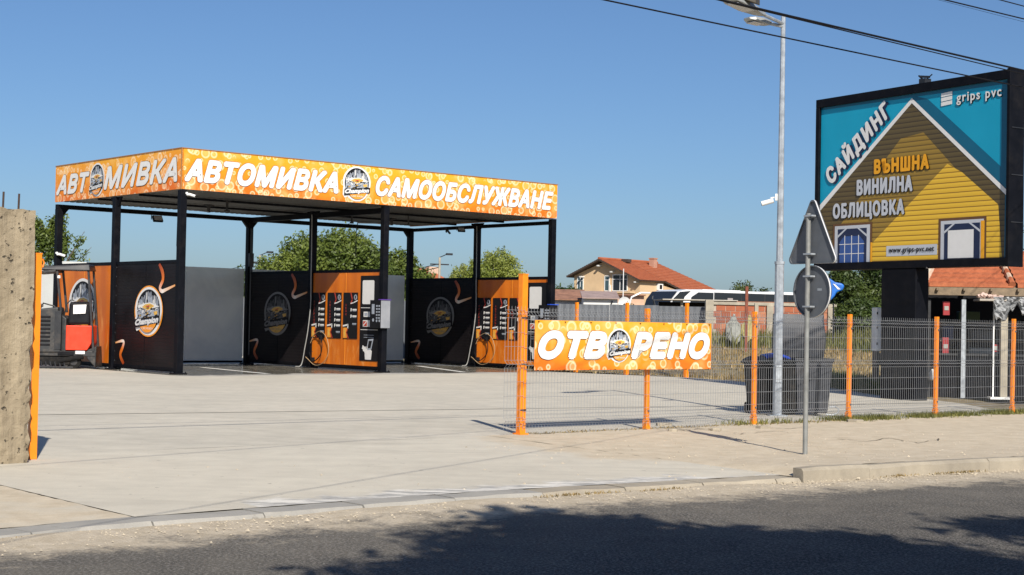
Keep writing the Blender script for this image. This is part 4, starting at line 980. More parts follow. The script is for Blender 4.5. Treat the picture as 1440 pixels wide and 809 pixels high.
# banner
bn = thing('open_banner', fence_pt(.331), RZF, 'orange bubble-print banner reading ОТВОРЕНО with a round emblem as its O, hung on the fence', 'banner')
BL = 3.675
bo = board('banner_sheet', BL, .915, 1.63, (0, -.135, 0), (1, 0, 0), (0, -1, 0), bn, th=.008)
for tx, xa, xb in (('ОТВ', .05, 1.41), ('РЕНО', 1.90, 3.63)):
    F = Flat((0, -.138, 0), (1, 0, 0), (0, 0, 1), (0, -1, 0), .0025); headline(F, tx, xa, xb, 1.065, 1.49, bold=.040, out=.008); F.build('lettering', PRINTS, bo)['kind'] = 'stuff'
F = Flat((0, -.138, 0), (1, 0, 0), (0, 0, 1), (0, -1, 0), .003); emblem(F, 1.655, 1.275, .245, .255); F.build('emblem', PRINTS, bo)
for k in range(8):
    for z in (.915, 1.61): MB().box(-.006, .006, -.155, -.04, -.006, .006).build('cable_tie', black_plastic, bn).location = (.06+k*(BL-.12)/7, 0, z)
# concrete pillar with rebar, left gate post on it
pl = thing('concrete_pillar', gp(42, 651)+FN*.17, RZF, 'rough weathered concrete pillar at the left edge with rebar sticking out of its top', 'pillar')
def pillar_mat():
    m, nt, b = newmat('board_marked_concrete'); v_ = coord(nt, scale=(9, 9, .6))
    st = noise(nt, v_, 1.0, 5, .6, .3); n = noise(nt, coord(nt), 7, 8, .7); hole = noise(nt, coord(nt), 16, 3, .5)
    c = ramp(nt, n, [(.3, (.19, .15, .095)), (.7, (.36, .295, .20))])
    c = mixc(nt, .45, c, ramp(nt, st, [(.35, (.17, .135, .09)), (.65, (.40, .33, .23))]))
    hf = ramp(nt, hole, [(.28, (1, 1, 1)), (.34, (0, 0, 0))]); c = mixc(nt, hf, c, (.08, .065, .045))
    nt.links.new(c, b.inputs['Base Color']); b.inputs['Roughness'].default_value = .95
    bump(nt, b, mth(nt, 'ADD', mth(nt, 'ADD', n, mth(nt, 'MULTIPLY', st, .8)), mth(nt, 'MULTIPLY', ramp(nt, hole, [(.28, (0, 0, 0)), (.36, (1, 1, 1))]), 1.2)), 1.0, .03); return m
mb = MB(); n = len(mb.v); W_, D_, H_ = 1.05, .32, 2.70
rows = 34; cols = 14
for j in range(rows+1):
    for i in range(cols+1):
        rough = .012*math.sin(i*1.9+j*.3)+random.uniform(-.008, .008); edge = .03*random.random() if i in (0, cols) and (j < 9 or random.random() < .3) else 0
        mb.v.append((-W_+W_*i/cols-(edge if i == cols else -edge), -D_/2-rough*.6+(edge*.6 if i in (0, cols) else 0), H_*j/rows+(random.uniform(-.02, .01) if j == rows else 0)))
for j in range(rows):
    for i in range(cols): a = n+j*(cols+1)+i; mb.f.append((a, a+1, a+cols+2, a+cols+1)); mb.m.append(0)
m0 = len(mb.v)
for j in range(rows+1):
    a = mb.v[n+j*(cols+1)+cols]; mb.v.append((a[0]+random.uniform(-.006, .004), D_/2, a[2]))
for j in range(rows):
    a = n+j*(cols+1)+cols; mb.f.append((a, m0+j, m0+j+1, a+cols+1)); mb.m.append(0)
mb.quad((-W_, -D_/2+.02, H_-.01), (0, -D_/2+.02, H_-.01), (0, D_/2, H_-.01), (-W_, D_/2, H_-.01)); mb.quad((-W_, D_/2, 0), (0, D_/2, 0), (0, D_/2, H_), (-W_, D_/2, H_)); mb.quad((-W_, D_/2, 0), (-W_, -D_/2, 0), (-W_, -D_/2, H_), (-W_, D_/2, H_))
mb.build('shaft', pillar_mat(), pl, fix=False)
rust = mat('rusty_rebar', (.06, .035, .025), .8, .2, .3, 20, .3, 60)
for x, y, h in ((-.13, .0, .17), (-.30, .0, .18), (-.42, -.05, .12), (-.6, .05, .18), (-.8, .0, .14)): MB().tube([(x, y, 2.6), (x+.005, y, 2.7+h)], .011, 6).build('rebar', rust, pl)
g = thing('gate_post', fence_pt(-1, 0), RZF, 'orange square gate post fixed to the side of the concrete pillar on the left', 'post')
gl = gp(45, 646); g.location = gl
MB().box(-.04, .04, -.04, .04, -.0, 2.24).build('post', orange_post, g, .005); MB().box(-.042, .042, -.042, .042, 2.24, 2.252).build('cap', orange_post, g)
MB().tube([(.04, 0, 2.10), (.065, 0, 2.10), (.08, 0, 2.15), (.06, 0, 2.19)], .009, 6).build('hinge_hook', orange_post, g)

# ================================================================== LAMP POST, SIGNS, WIRES
L0 = gp(1093, 585)
lp = thing('street_lamp', L0, 0, 'tall galvanised street lamp behind the wire fence with two lamp heads at the top', 'street lamp')
MB().tube([(0, 0, 0), (0, 0, 2.75)], .085, 8, r1=.082).build('lower_pole', galv, lp); MB().tube([(0, 0, 2.75), (0, 0, 7.2)], .062, 8, r1=.042).build('upper_pole', galv, lp)
MB().box(-.16, .16, -.16, .16, 0, .02).build('base_plate', galv, lp); MB().disc((0, 0, 2.75), .092, (0, 0, 1), .05, 8).build('collar', galv, lp)
MB().box(-.05, .05, -.092, -.07, .6, .9).build('service_door', galv, lp, .004)
lamp_grey = mat('lamp_head_grey', (.34, .35, .34), .4, .3, .1, 4, 0)
lamp_dark = mat('lamp_head_dark', (.06, .05, .035), .5, .1, .2, 4, 0)
def lamp_head(p_a, p_b, wd, m, lens=True):
    a = thing('lamp_arm_tmp', (0, 0, 0)); bpy.data.objects.remove(a)
    arm = MB().tube([p_a, Vector(p_a).lerp(Vector(p_b), .6)], .032, 8).build('lamp_arm', galv, lp)
    d = (Vector(p_b)-Vector(p_a)); D = d.normalized(); side = D.cross(Vector((0, 0, 1))).normalized(); up = side.cross(D)
    s0 = Vector(p_a)+d*.35; e = Vector(p_b); mb = MB(); secs = []
    for k, (t, w_, h) in enumerate(((0, .35, .5), (.15, .55, .9), (.45, 1, 1), (.8, 1, .75), (1, .6, .35))):
        c = s0.lerp(e, t); w2 = wd*w_/2; h2 = .05*h; secs.append([c-side*w2-up*h2, c+side*w2-up*h2, c+side*w2*.8+up*h2, c-side*w2*.8+up*h2])
    n = len(mb.v)
    for r_ in secs: mb.v += [tuple(q) for q in r_]
    for k in range(4):
        for j in range(4): mb.f.append((n+k*4+j, n+k*4+(j+1) % 4, n+(k+1)*4+(j+1) % 4, n+(k+1)*4+j)); mb.m.append(0)
    mb.f.append((n, n+1, n+2, n+3)); mb.f.append((n+16, n+17, n+18, n+19)); mb.m += [0, 0]
    h = mb.build('lamp_head', m, lp, .01)
    c = s0.lerp(e, .62)-up*.056; mb = MB(); mb.obox(c, D*(e-s0).length*.22, side*wd*.36, up*.006); mb.build('lens', lens_m, h)
    return h
top = Vector((0, 0, 7.02))
A = at(1050, 26, 27.2)-L0; lamp_head(top, A, .30, lamp_grey)
B = at(1020, -4, 25.9)-L0; hb = lamp_head(top+Vector((0, 0, .05)), B, .34, lamp_grey)
c = at(1047, 1, 26.2)-L0
MB().obox(c+Vector((0, 0, .06)), (.24, .06, -.06), (.05, .1, 0), (0, 0, .05)).build('control_box', lamp_dark, lp, .01)
MB().tube([at(1070, 30, 27.3)-L0, at(1071.5, 34, 27.3)-L0], .02, 6).build('sensor', black_plastic, lp)
cc = thing('security_camera', L0+Vector((-.08, -.02, 3.87)), PI-.15, 'white bullet camera bolted to the street lamp pole', 'camera')
MB().tube([(0.05, 0, 0), (.26, 0, -.06)], .045, 12).build('camera_body', white_plastic, cc, smooth=True); MB().disc((.262, 0, -.062), .036, (1, 0, -.28), .008, 12).build('camera_lens', black_plastic, cc)
MB().tube([(-.02, 0, .06), (.1, 0, .045)], .015, 6).box(-.02, .02, -.04, .04, .0, .12).build('mount', white_plastic, cc)
# traffic sign seen from behind
S0p = gp(1132, 640)
sp_ = thing('road_sign', S0p, RZF-PI/2-.13, 'grey pole with the backs of a triangular sign and a round sign', 'road sign')
SH = 3.24
MB().tube([(0, 0, -.05), (0, 0, SH-.22)], .031, 14).build('pole', post_grey, sp_, smooth=True)
MB().disc((0, 0, SH-.215), .033, (0, 0, 1), .012, 14).build('pole_cap', post_grey, sp_)
# local frame: x = across the road (to the camera-right side), y = along the road away from the camera
tri = [(-.45, 0), (.45, 0), (0, .87)]
def rounded(poly, r, k=5):
    out = []; n = len(poly)
    for i in range(n):
        p = Vector((*poly[i], 0)); a = (Vector((*poly[i-1], 0))-p).normalized(); b = (Vector((*poly[(i+1) % n], 0))-p).normalized()
        ang = a.angle(b); L = r/math.tan(ang/2); c = p+(a+b).normalized()*(r/math.sin(ang/2))
        q0, q1 = p+a*L, p+b*L; v0, v1 = q0-c, q1-c
        for j in range(k+1):
            w_ = v0.lerp(v1, j/k).normalized()*r; out.append((c.x+w_.x, c.y+w_.y))
    return out
white_rim = mat('reflective_rim', (.62, .62, .62), .35, 0, .05, 6, 0)
def sign_plate(pts, z, x, name, lip=.012):
    # back face towards the camera (local -y), front away
    mb = MB(); P = [(a+x, b+z) for a, b in pts]; cx = sum(p[0] for p in P)/len(P); cz = sum(p[1] for p in P)/len(P)
    mb.prism(P, .055, .068, 0)
    n = len(P)
    for i in range(n):      # folded lip
        a, b = P[i], P[(i+1) % n]; ia = (cx+(a[0]-cx)*.955, cz+(a[1]-cz)*.955); ib = (cx+(b[0]-cx)*.955, cz+(b[1]-cz)*.955)
        mb.quad((a[0], .036, a[1]), (b[0], .036, b[1]), (b[0], .055, b[1]), (a[0], .055, a[1]), 1); mb.quad((a[0], .036, a[1]), (ia[0], .036, ia[1]), (ib[0], .036, ib[1]), (b[0], .036, b[1]), 0); mb.quad((ia[0], .036, ia[1]), (ib[0], .036, ib[1]), (ib[0], .055, ib[1]), (ia[0], .055, ia[1]), 0)
    o = mb.build(name, [dull_galv, white_rim], sp_)
    mb = MB(); mb.prism([(cx+(a-cx)*.99, cz+(b-cz)*.99) for a, b in P], .0685, .070); mb.build('front_face', print_white, o)
    return o
t_ = sign_plate(rounded(tri, .055), 2.40, .03, 'triangle_sign'); d_ = sign_plate([(.33*math.cos(k*PI/20), .33*math.sin(k*PI/20)) for k in range(40)], 2.05, .03, 'round_sign')
for z in (2.52, 3.0): MB().box(-.05, .09, -.036, .04, z-.01, z+.01).build('clamp', galv, t_)
for z in (1.86, 2.24): MB().box(-.05, .09, -.036, .04, z-.01, z+.01).build('clamp', galv, d_)
MB().poly([(.12, .054, 2.06), (.20, .054, 2.06), (.20, .054, 2.09), (.12, .054, 2.09)]).build('stamp', galv, d_, fix=False)
# overhead wires
black_wire = mat('black_cable', (.01, .01, .012), .6, 0, .1, 3, 0)
def cable(a, b, sag, r, lb):
    a, b = Vector(a), Vector(b); pts = [a.lerp(b, t)-Vector((0, 0, sag*4*t*(1-t))) for t in [i/40 for i in range(41)]]
    o = MB().tube(pts, r, 5).build('overhead_cable', black_wire); tag(o, lb, 'cable', 'overhead cables'); return o
def span(p0, Y0, p1, Y1, ext0=2.0, ext1=2.2):
    a, b = at(*p0, Y0), at(*p1, Y1); return a-(b-a)*ext0, b+(b-a)*ext1
a, b = span((880, 0), 19, (1440, 118), 24); cable(a, b, .06, .011, 'lowest single black cable crossing the lamp post and billboard top')
a, b = span((1022, -2), 19.5, (1440, 96), 24); cable(a, b, .04, .016, 'thick upper cable of the close pair running down to the right')
a, b = span((1022, -1), 19.5, (1440, 101), 24); cable(a, b, .04, .009, 'thin lower cable of the close pair running down to the right')
a, b = span((1325, -3), 20, (1440, 25), 22, 6, 8); cable(a, b, .02, .010, 'short run of black cable in the top right corner')
a, b = span((1300, -6), 40, (1440, 30), 44, 6, 8); cable(a, b, .02, .005, 'faint thin cable just under the top right one')
a, b = span((1410, -1), 20, (1440, 7), 21, 20, 30); cable(a, b, .02, .008, 'cable cutting the very corner of the sky at top right')

# ================================================================== BINS
def wheelie(loc, rz, body_m, lid_m, open_lid, lb, s=(1, 1, 1)):
    t = thing('wheelie_bin', loc, rz, lb, 'wheelie bin')
    W2, D2, H = .29*s[0], .34*s[1], .98*s[2]
    mb = MB(); b = .80
    mb.hexa([(-W2*b, -D2*b, .05), (W2*b, -D2*b, .05), (W2*b, D2*b, .05), (-W2*b, D2*b, .05), (-W2, -D2, H), (W2, -D2, H), (W2, D2, H), (-W2, D2, H)])
    mb.hexa([(-W2*1.04, -D2*1.04, H-.06), (W2*1.04, -D2*1.04, H-.06), (W2*1.04, D2*1.04, H-.06), (-W2*1.04, D2*1.04, H-.06), (-W2*1.06, -D2*1.06, H), (W2*1.06, -D2*1.06, H), (W2*1.06, D2*1.06, H), (-W2*1.06, D2*1.06, H)])
    for x in (-.6, -.2, .2, .6): mb.hexa([(x*W2-.02, -D2*b*1.01-.012, .2), (x*W2+.02, -D2*b*1.01-.012, .2), (x*W2+.02, -D2*b, .2), (x*W2-.02, -D2*b, .2), (x*W2-.02, -D2*.97-.012, H-.12), (x*W2+.02, -D2*.97-.012, H-.12), (x*W2+.02, -D2*.93, H-.12), (x*W2-.02, -D2*.93, H-.12)])
    mb.build('body', body_m, t, .012)
    for x in (-1, 1):
        wl = MB().disc((x*W2*.80, D2*.86, .10), .10, (1, 0, 0), .05, 18).build('wheel', rubber, t); MB().disc((x*W2*.80, D2*.86, .10), .055, (1, 0, 0), .056, 14).build('hub', bin_grey, wl)
    MB().tube([(-W2*.8, D2*1.04, H-.10), (-W2*.8, D2*1.04+.09, H-.05), (W2*.8, D2*1.04+.09, H-.05), (W2*.8, D2*1.04, H-.10)], .017, 8).build('handle', body_m, t)
    if not open_lid:
        mb = MB(); n = len(mb.v); K = 8; Lr = 1.10
        for k in range(K+1):
            y = -D2*Lr-.06+(2*D2*Lr+.08)*k/K; z = H+.02+.075*math.sin(PI*min(1, (k+.2)/K))
            mb.v += [(-W2*1.12, y, z-.05), (-W2*1.0, y, z), (W2*1.0, y, z), (W2*1.12, y, z-.05)]
        for k in range(K):
            for j in range(3): mb.f.append((n+k*4+j, n+k*4+j+1, n+(k+1)*4+j+1, n+(k+1)*4+j)); mb.m.append(0)
        o = mb.build('lid', lid_m, t, fix=False); q = o.modifiers.new('solid', 'SOLIDIFY'); q.thickness = .03
    return t
b1_ = wheelie(gp(1077, 582), .18, bin_black, bin_black, False, 'black wheelie bin with a blue cover on its lid left of the lamp', (1.12, 1.05, .98))
cov = MB(); n = len(cov.v); K = 6
for k in range(K+1):
    y = -.33+.5*k/K; z = 1.0+.085*math.sin(PI*(k+1.2)/8)+.012*math.sin(k*2.1)
    cov.v += [(-.12, y, z+.0), (.05, y, z+.03), (.22, y, z+.022), (.345, y, z-.02)]
for k in range(K):
    for j in range(3): cov.f.append((n+k*4+j, n+k*4+j+1, n+(k+1)*4+j+1, n+(k+1)*4+j)); cov.m.append(0)
o = cov.build('lid_cover', lid_blue, b1_, fix=False); q = o.modifiers.new('solid', 'SOLIDIFY'); q.thickness = .02
b2_ = wheelie(gp(1138, 584)+Vector((-.02, .12, 0)), .16, bin_grey, bin_grey, True, 'dark grey wheelie bin with its lid flung up behind the sign pole', (1.22, 1.08, 1.06))
mb = MB(); n = len(mb.v); K = 10
for k in range(K+1):       # lid swung up behind, slightly domed
    z = 1.0+.84*k/K; bul = .07*math.sin(PI*k/K); x1 = .43+.05*math.sin(PI*min(1, k/K*1.15)); x0 = -.56 if k > 0 else -.45
    mb.v += [(x0, .34+bul*.4, z), (x0+.06, .34-bul, z), (x1-.05, .34-bul, z), (x1, .34+bul*.4, z)]
for k in range(K):
    for j in range(3): mb.f.append((n+k*4+j, n+k*4+j+1, n+(k+1)*4+j+1, n+(k+1)*4+j)); mb.m.append(0)
o = mb.build('lid', bin_grey, b2_, fix=False); q = o.modifiers.new('solid', 'SOLIDIFY'); q.thickness = .03
MB().tube([(.24, -.33, .03), (.36, -.36, .02), (.46, -.36, .06), (.47, -.36, .13), (.40, -.35, .17), (.30, -.33, .16)], .012, 6).build('wire_hoop', galv, b2_)
MB().hexa([(-.66, -.2, .02), (-.30, -.24, .02), (-.3, .3, .02), (-.6, .3, .02), (-.60, -.24, .93), (-.30, -.3, .93), (-.3, .33, .93), (-.6, .33, .93)]).build('liner', rubber, b2_, .02)

# ================================================================== BILLBOARD
def siding_mat(name, a, b_, line):
    m, nt, b = newmat(name); tc = nt.nodes.new('ShaderNodeTexCoord'); sp = nt.nodes.new('ShaderNodeSeparateXYZ'); nt.links.new(tc.outputs['Object'], sp.inputs[0])
    fr = mth(nt, 'FRACT', mth(nt, 'MULTIPLY', sp.outputs['Z'], 1/.112))
    c = ramp(nt, fr, [(0, line), (.10, line), (.2, a), (.85, b_), (1, a)])
    nt.links.new(c, b.inputs['Base Color']); b.inputs['Roughness'].default_value = .4; return m
sid_lit = siding_mat('siding_print', (.66, .39, .028), (.80, .50, .045), (.20, .10, .012))
sid_sh = siding_mat('siding_shadow_print', (.24, .15, .022), (.34, .21, .032), (.10, .055, .012))
sid_dark = siding_mat('siding_deep_print', (.085, .06, .022), (.12, .085, .03), (.04, .026, .012))
teal = mat('teal_print', (.001, .30, .47), .55, 0, .05, 1, 0); teal_dark = mat('dark_teal_print', (.004, .105, .185), .35, 0, .05, 1, 0)
navy = mat('navy_print', (.012, .02, .06), .35, 0, .1, 1, 0); pane_blue = mat('pane_blue_print', (.035, .085, .27), .35, 0, .15, 1, 0)
brown_p = mat('brown_print', (.12, .055, .02), .4, 0, .1, 2, 0); gold_t = mat('amber_print', (.80, .36, .01), .4, 0, .05, 2, 0)
bl0, bl1 = Vector((7.308, 37.3, 0)), Vector((10.394, 32.3, 0)); bx = (bl1-bl0).normalized(); bn_ = Vector((bx.y, -bx.x, 0)); BW = (bl1-bl0).length
bb = thing('billboard', bl0, math.atan2(bx.y, bx.x), 'big black framed billboard with a yellow gable house and teal background on a thick column', 'billboard')
zb0, zb1, DP = 2.98, 7.13, .46
# local: x along face, y away from camera (+), z up. face at y=0
MB().box(0, BW, 0, DP, zb0, zb0+.17).build('frame_bottom', black_steel, bb, .012); MB().box(0, BW, 0, DP, zb1-.2, zb1).build('frame_top', black_steel, bb, .012)
MB().box(0, .12, .001, DP-.001, zb0+.17, zb1-.2).build('frame_side', black_steel, bb, .008); MB().box(BW-.05, BW+.03, -.004, DP+.004, zb0-.02, zb1+.02).build('frame_side', black_steel, bb, .008)
for z in (3.9, 4.9, 5.9): MB().box(BW+.03, BW+.045, .06, .42, z-.01, z+.01).build('frame_seam', dark_grey_steel, bb)
MB().box(.12, BW-.05, .08, DP-.08, zb0+.17, zb1-.2).build('box_panel', black_steel, bb)
MB().box(2.24, 3.30, .02, .44, -.1, zb0).build('column', black_steel, bb, .02)
MB().tube([(BW*.62, -.02, zb0-.03), (BW*.62, .0, zb0)], .03, 6).build('drain_stub', black_plastic, bb)
# tiny aerial and lamp on top
bt = MB().box(3.24, 3.42, .1, .3, zb1, zb1+.12).bar((3.14, .2, zb1+.22), (3.26, .2, zb1+.12), .03).bar((3.54, .2, zb1+.20), (3.40, .2, zb1+.12), .02).bar((3.20, .2, zb1+.19), (3.46, .2, zb1+.15), .05)
bt.build('top_fixture', dark_grey_steel, bb)
art = thing('art', (.12, .074, zb0+.17)); art.parent = bb; art.name = 'poster'
AW, AH = BW-.17, zb1-.2-zb0-.17
mats = [teal, teal_dark, sid_lit, sid_sh, sid_dark, print_white, navy, pane_blue, brown_p, gold_t, print_black, print_grey, mat('poster_grey_letters', (.50, .52, .56), .4, 0, .05, 2, 0)]
class Art(Flat):
    def P(s, pts, mi, l): return s.poly([(a*AW, b*AH) for a, b in pts], mi, l)
F = Art((0, 0, 0), (1, 0, 0), (0, 0, 1), (0, -1, 0), .0022)
F.P([(0, 0), (1, 0), (1, 1), (0, 1)], 0, 0)
F.P([(.52, .99), (.60, .955), (1, .47), (1, .33), (.98, .30), (.52, .90)], 1, 1); F.P([(.965, 0), (1, 0), (1, 1), (.965, .985)], 1, 1.2); F.P([(0, .985), (1, .975), (1, 1), (0, 1)], 1, 1.2)
# house front
F.P([(0, 0), (.985, 0), (.985, .355), (.517, .955), (0, .36)], 4, 2)
F.P([(.05, 0), (.975, 0), (.955, .27), (.80, .45), (.68, .62), (.58, .76), (.46, .74), (.36, .60), (.22, .38), (.09, .19)], 3, 3)
F.P([(.705, .558), (.78, .50), (.955, .30), (.975, .0), (.21, 0), (.306, .112)], 2, 4)
F.P([(0, .335), (.517, .945), (.517, .975), (0, .375)], 5, 5); F.P([(.517, .945), (.993, .348), (.993, .38), (.517, .975)], 5, 5)
def win(x0, x1, y1, l):
    F.P([(x0-.012, 0), (x1+.012, 0), (x1+.012, y1+.014), (x0-.012, y1+.014)], 8, l); F.P([(x0, 0), (x1, 0), (x1, y1), (x0, y1)], 12, l+1)
    w_ = .018; F.P([(x0+w_, 0), (x1-w_, 0), (x1-w_, y1-.02), (x0+w_, y1-.02)], 6, l+2)
    F.P([(x0+w_, y1-.075), (x0+w_, y1-.06), (x0+.06, y1-.02), (x0+.072, y1-.02)], 12, l+3); F.P([(x1-w_, y1-.075), (x1-w_, y1-.06), (x1-.06, y1-.02), (x1-.072, y1-.02)], 12, l+3)
win(.094, .298, .232, 6); win(.677, .889, .225, 6)
F.P([(.875, 0), (.893, 0), (.893, .215), (.875, .215)], 9, 8.5); F.P([(.302, 0), (.312, 0), (.312, .12), (.302, .12)], 9, 8.5)
F.P([(.125, 0), (.265, 0), (.265, .13), (.24, .165), (.15, .165), (.125, .13)], 7, 10)
for x in (.155, .195, .235): F.P([(x-.002, 0), (x+.002, 0), (x+.002, .17), (x-.002, .17)], 5, 11)
for y in (.055, .115): F.P([(.122, y-.002), (.268, y-.002), (.268, y+.002), (.122, y+.002)], 5, 11.4)
F.P([(.715, .006), (.842, .006), (.842, .168), (.715, .168)], 5, 11)
F.P([(.39, .030), (.66, .030), (.66, .093), (.39, .093)], 12, 6)
F.build('print', mats, art)
def words(t, x0, x1, y0, y1, mi, bold, l=9, shadow=True, rot=0, spacing=1.22):
    F = Art((0, 0, 0), (1, 0, 0), (0, 0, 1), (0, -1, 0), .0022)
    if shadow: F.text(t, x0*AW+.022, x1*AW+.022, y0*AH-.018, y1*AH-.018, 10 if not rot else 6, l-1, bold, .0, spacing, rot)
    F.text(t, x0*AW, x1*AW, y0*AH, y1*AH, mi, l+2, bold, .0, spacing, rot)
    F.build('lettering', mats, art)['kind'] = 'stuff'
words('ВЪНШНА', .317, .614, .538, .630, 9, .024); words('ВИНИЛНА', .220, .529, .415, .514, 12, .024); words('ОБЛИЦОВКА', .082, .487, .262, .377, 12, .022)
words('www.grips-pvc.net', .405, .645, .042, .082, 10, .003, 8, False, 0, 1.1)
words('grips pvc', .748, .965, .892, .962, 5, .006, 6, True, 0, 1.2)
for k in range(3): F = Art((0, 0, 0), (1, 0, 0), (0, 0, 1), (0, -1, 0), .0022); F.P([(.67, .900+k*.0265), (.726, .905+k*.0265), (.726, .927+k*.0265), (.67, .922+k*.0265)], 5, 6); F.build('logo_bar', mats, art)
ang = math.atan2((.945-.335)*AH, .517*AW)
F = Art((0, 0, 0), (1, 0, 0), (0, 0, 1), (0, -1, 0), .0022)
bx0, by0 = .078*AW, .478*AH
F.text('САЙДИНГ', bx0+.08, bx0+.08+2.5, by0-.03, by0-.03+.60, 6, 7, .028, .1, 1.28, ang); F.text('САЙДИНГ', bx0, bx0+2.5, by0, by0+.60, 5, 12, .028, .1, 1.28, ang)
F.build('lettering', mats, art)['kind'] = 'stuff'
cab = thing('utility_cabinet', gp(1233, 530)+Vector((.15, 1.6, 0)), .1, 'pale grey utility cabinet on legs just left of the billboard column', 'cabinet')
cab.location = Vector((9.22, 38.0, .50))
MB().box(-.26, .26, -.2, .2, .55, 1.62).build('housing', mat('cabinet_grey', (.60, .62, .64), .5, 0), cab, .01); MB().box(-.24, .24, -.215, -.2, .58, 1.59).build('door', mat('cabinet_door', (.64, .66, .68), .5, 0), cab, .006)
for z in (.7, 1.1, 1.45): MB().box(-.27, -.245, -.225, -.2, z, z+.06).build('hinge', black_plastic, cab)
MB().box(-.24, -.18, -.18, .18, -.6, .55).box(.18, .24, -.18, .18, -.6, .55).box(-.2, .2, -.16, .16, .2, .5).build('stand', dark_grey_steel, cab)

# ================================================================== KIOSK
ko = Vector((9.76, 36.55, 0)); KR = -.10
kk = thing('kiosk', ko, KR, 'dark open kiosk with a clay tile roof behind the fence at right', 'kiosk')
KW, KD = 6.4, 3.4
EZ = 2.62
def kslab(y0, z0, y1, z1, x0a, x1a, x0b, x1b):
    """tiled roof slope in courses from eave to ridge"""
    n = 8
    for k in range(n):
        t0, t1 = k/n, (k+1.12)/n
        yA, yB = y0+(y1-y0)*t0, y0+(y1-y0)*min(1, t1); zA, zB = z0+(z1-z0)*t0, z0+(z1-z0)*min(1, t1)
        xa0, xa1 = x0a+(x0b-x0a)*t0, x1a+(x1b-x1a)*t0; xb0, xb1 = x0a+(x0b-x0a)*t1, x1a+(x1b-x1a)*t1
        m_ = max(4, int((xa1-xa0)/.075)); mb = MB(); th = .075
        for i in range(m_):
            u0, u1 = i/m_, (i+1)/m_; h0 = .018 if i % 3 == 0 else (.0 if i % 3 == 1 else .012); h1 = .018 if (i+1) % 3 == 0 else (.0 if (i+1) % 3 == 1 else .012)
            A = (xa0+(xa1-xa0)*u0, yA, zA+th+h0); B = (xa0+(xa1-xa0)*u1, yA, zA+th+h1); Cc = (xb0+(xb1-xb0)*u1, yB, zB+.01+h1); D = (xb0+(xb1-xb0)*u0, yB, zB+.01+h0)
            mb.quad(A, B, Cc, D); mb.quad((A[0], yA, zA), (B[0], yA, zA), B, A)
        mb.build('tile_course', tile_m, kk, fix=False)
kslab(-.25, EZ, 1.75, EZ+.95, .0, 2.05, .75, 2.05); kslab(-.25, EZ, 1.75, EZ+.95, 2.15, KW+.2, 2.15, KW+.2)
for k in range(9):      # mortared hip line running up the slope
    t = k/9; MB().tube([(2.02+.0*t, -.27+2.0*t, EZ+.07+.95*t), (2.02, -.27+2.0*(t+.125), EZ+.10+.95*(t+.125))], .085, 8, r1=.065).build('ridge_tile', tile_pale if k % 2 else tile_m, kk)
for k in range(9): t = k/9; MB().tube([(.0+.75*t, -.25+2*t, EZ+.05+.95*t), (.0+.75*(t+.12), -.25+2*(t+.12), EZ+.07+.95*(t+.12))], .06, 6).build('ridge_tile', tile_pale, kk)
MB().hexa([(0, -.2, EZ-.06), (KW, -.2, EZ-.06), (KW, 1.75, EZ+.85), (0.7, 1.75, EZ+.85), (0, -.2, EZ-.01), (KW, -.2, EZ-.01), (KW, 1.75, EZ+.93), (.7, 1.75, EZ+.93)]).build('roof_boards', wood_m, kk)
MB().box(.0, KW, -.24, -.20, EZ-.20, EZ-.01).build('fascia', wood_m, kk, .005); MB().bar((-.06, -.28, EZ+.06), (.72, 1.72, EZ+1.04), .10, .08).build('verge_trim', mat('pale_verge', (.62, .56, .46), .85, 0, .12, 6), kk)
random.seed(11)
for k in range(10): MB().box(-.03, .03, -.34, .3, -.03, .03).build('rafter_end', wood_m, kk).location = (.3+k*.62, 0, EZ-.06)
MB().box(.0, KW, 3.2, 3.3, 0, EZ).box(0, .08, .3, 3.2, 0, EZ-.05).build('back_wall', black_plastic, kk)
MB().box(1.25, KW, -.42, .35, EZ-.32, EZ-.27).build('awning_board', mat('bleached_board', (.42, .38, .33), .85, 0, .2, 4), kk, .004)
for x, w_, m_, y_ in ((.12, .07, dark_grey_steel, 0), (.93, .05, galv, -.15), (1.62, .018, white_plastic, -.2), (1.87, .08, concrete_post, -.1), (5.2, .07, dark_grey_steel, 0)): MB().box(x-w_, x+w_, y_-w_, y_+w_, 0, EZ-.3).build('post', m_, kk, .004)
MB().box(.1, KW, .0, .06, .0, 1.0).build('counter_front', black_steel, kk); MB().box(.1, KW, -.05, .5, 1.0, 1.05).build('counter', dark_grey_steel, kk)
MB().box(1.5, 2.0, -.5, -.1, .0, .05).build('step', white_plastic, kk, .005)
# shelves of dim goods at the back
goods_m = [mat('goods_green', (.05, .08, .03), .6), mat('goods_grey', (.12, .12, .12), .6), mat('goods_red', (.30, .02, .025), .5), mat('goods_blue', (.03, .05, .14), .5), mat('goods_pale', (.30, .30, .28), .6), mat('goods_black', (.02, .02, .02), .6)]
for z in (.9, 1.35, 1.8): MB().box(.6, 5.8, 1.0, 1.5, z-.03, z).build('shelf', wood_m, kk)
kg = lambda lb, *b: None
goods = [(1.05, 1.55, 1.83, 2.06, 0, 'row of green goods on the top shelf of the kiosk'), (1.35, 1.9, 1.36, 1.6, 1, 'grey carton on the middle shelf of the kiosk'), (1.95, 2.25, 1.36, 1.66, 5, 'black box on the middle shelf of the kiosk'), (1.30, 2.25, .92, 1.18, 4, 'wide pale crate on the lowest shelf of the kiosk'), (.66, .92, 1.36, 1.7, 3, 'dark blue box on the middle shelf at the left of the kiosk'), (3.0, 3.6, .92, 1.2, 1, 'grey box at the right of the kiosk lowest shelf'), (3.1, 3.5, 1.36, 1.62, 4, 'pale carton at the right of the kiosk middle shelf')]
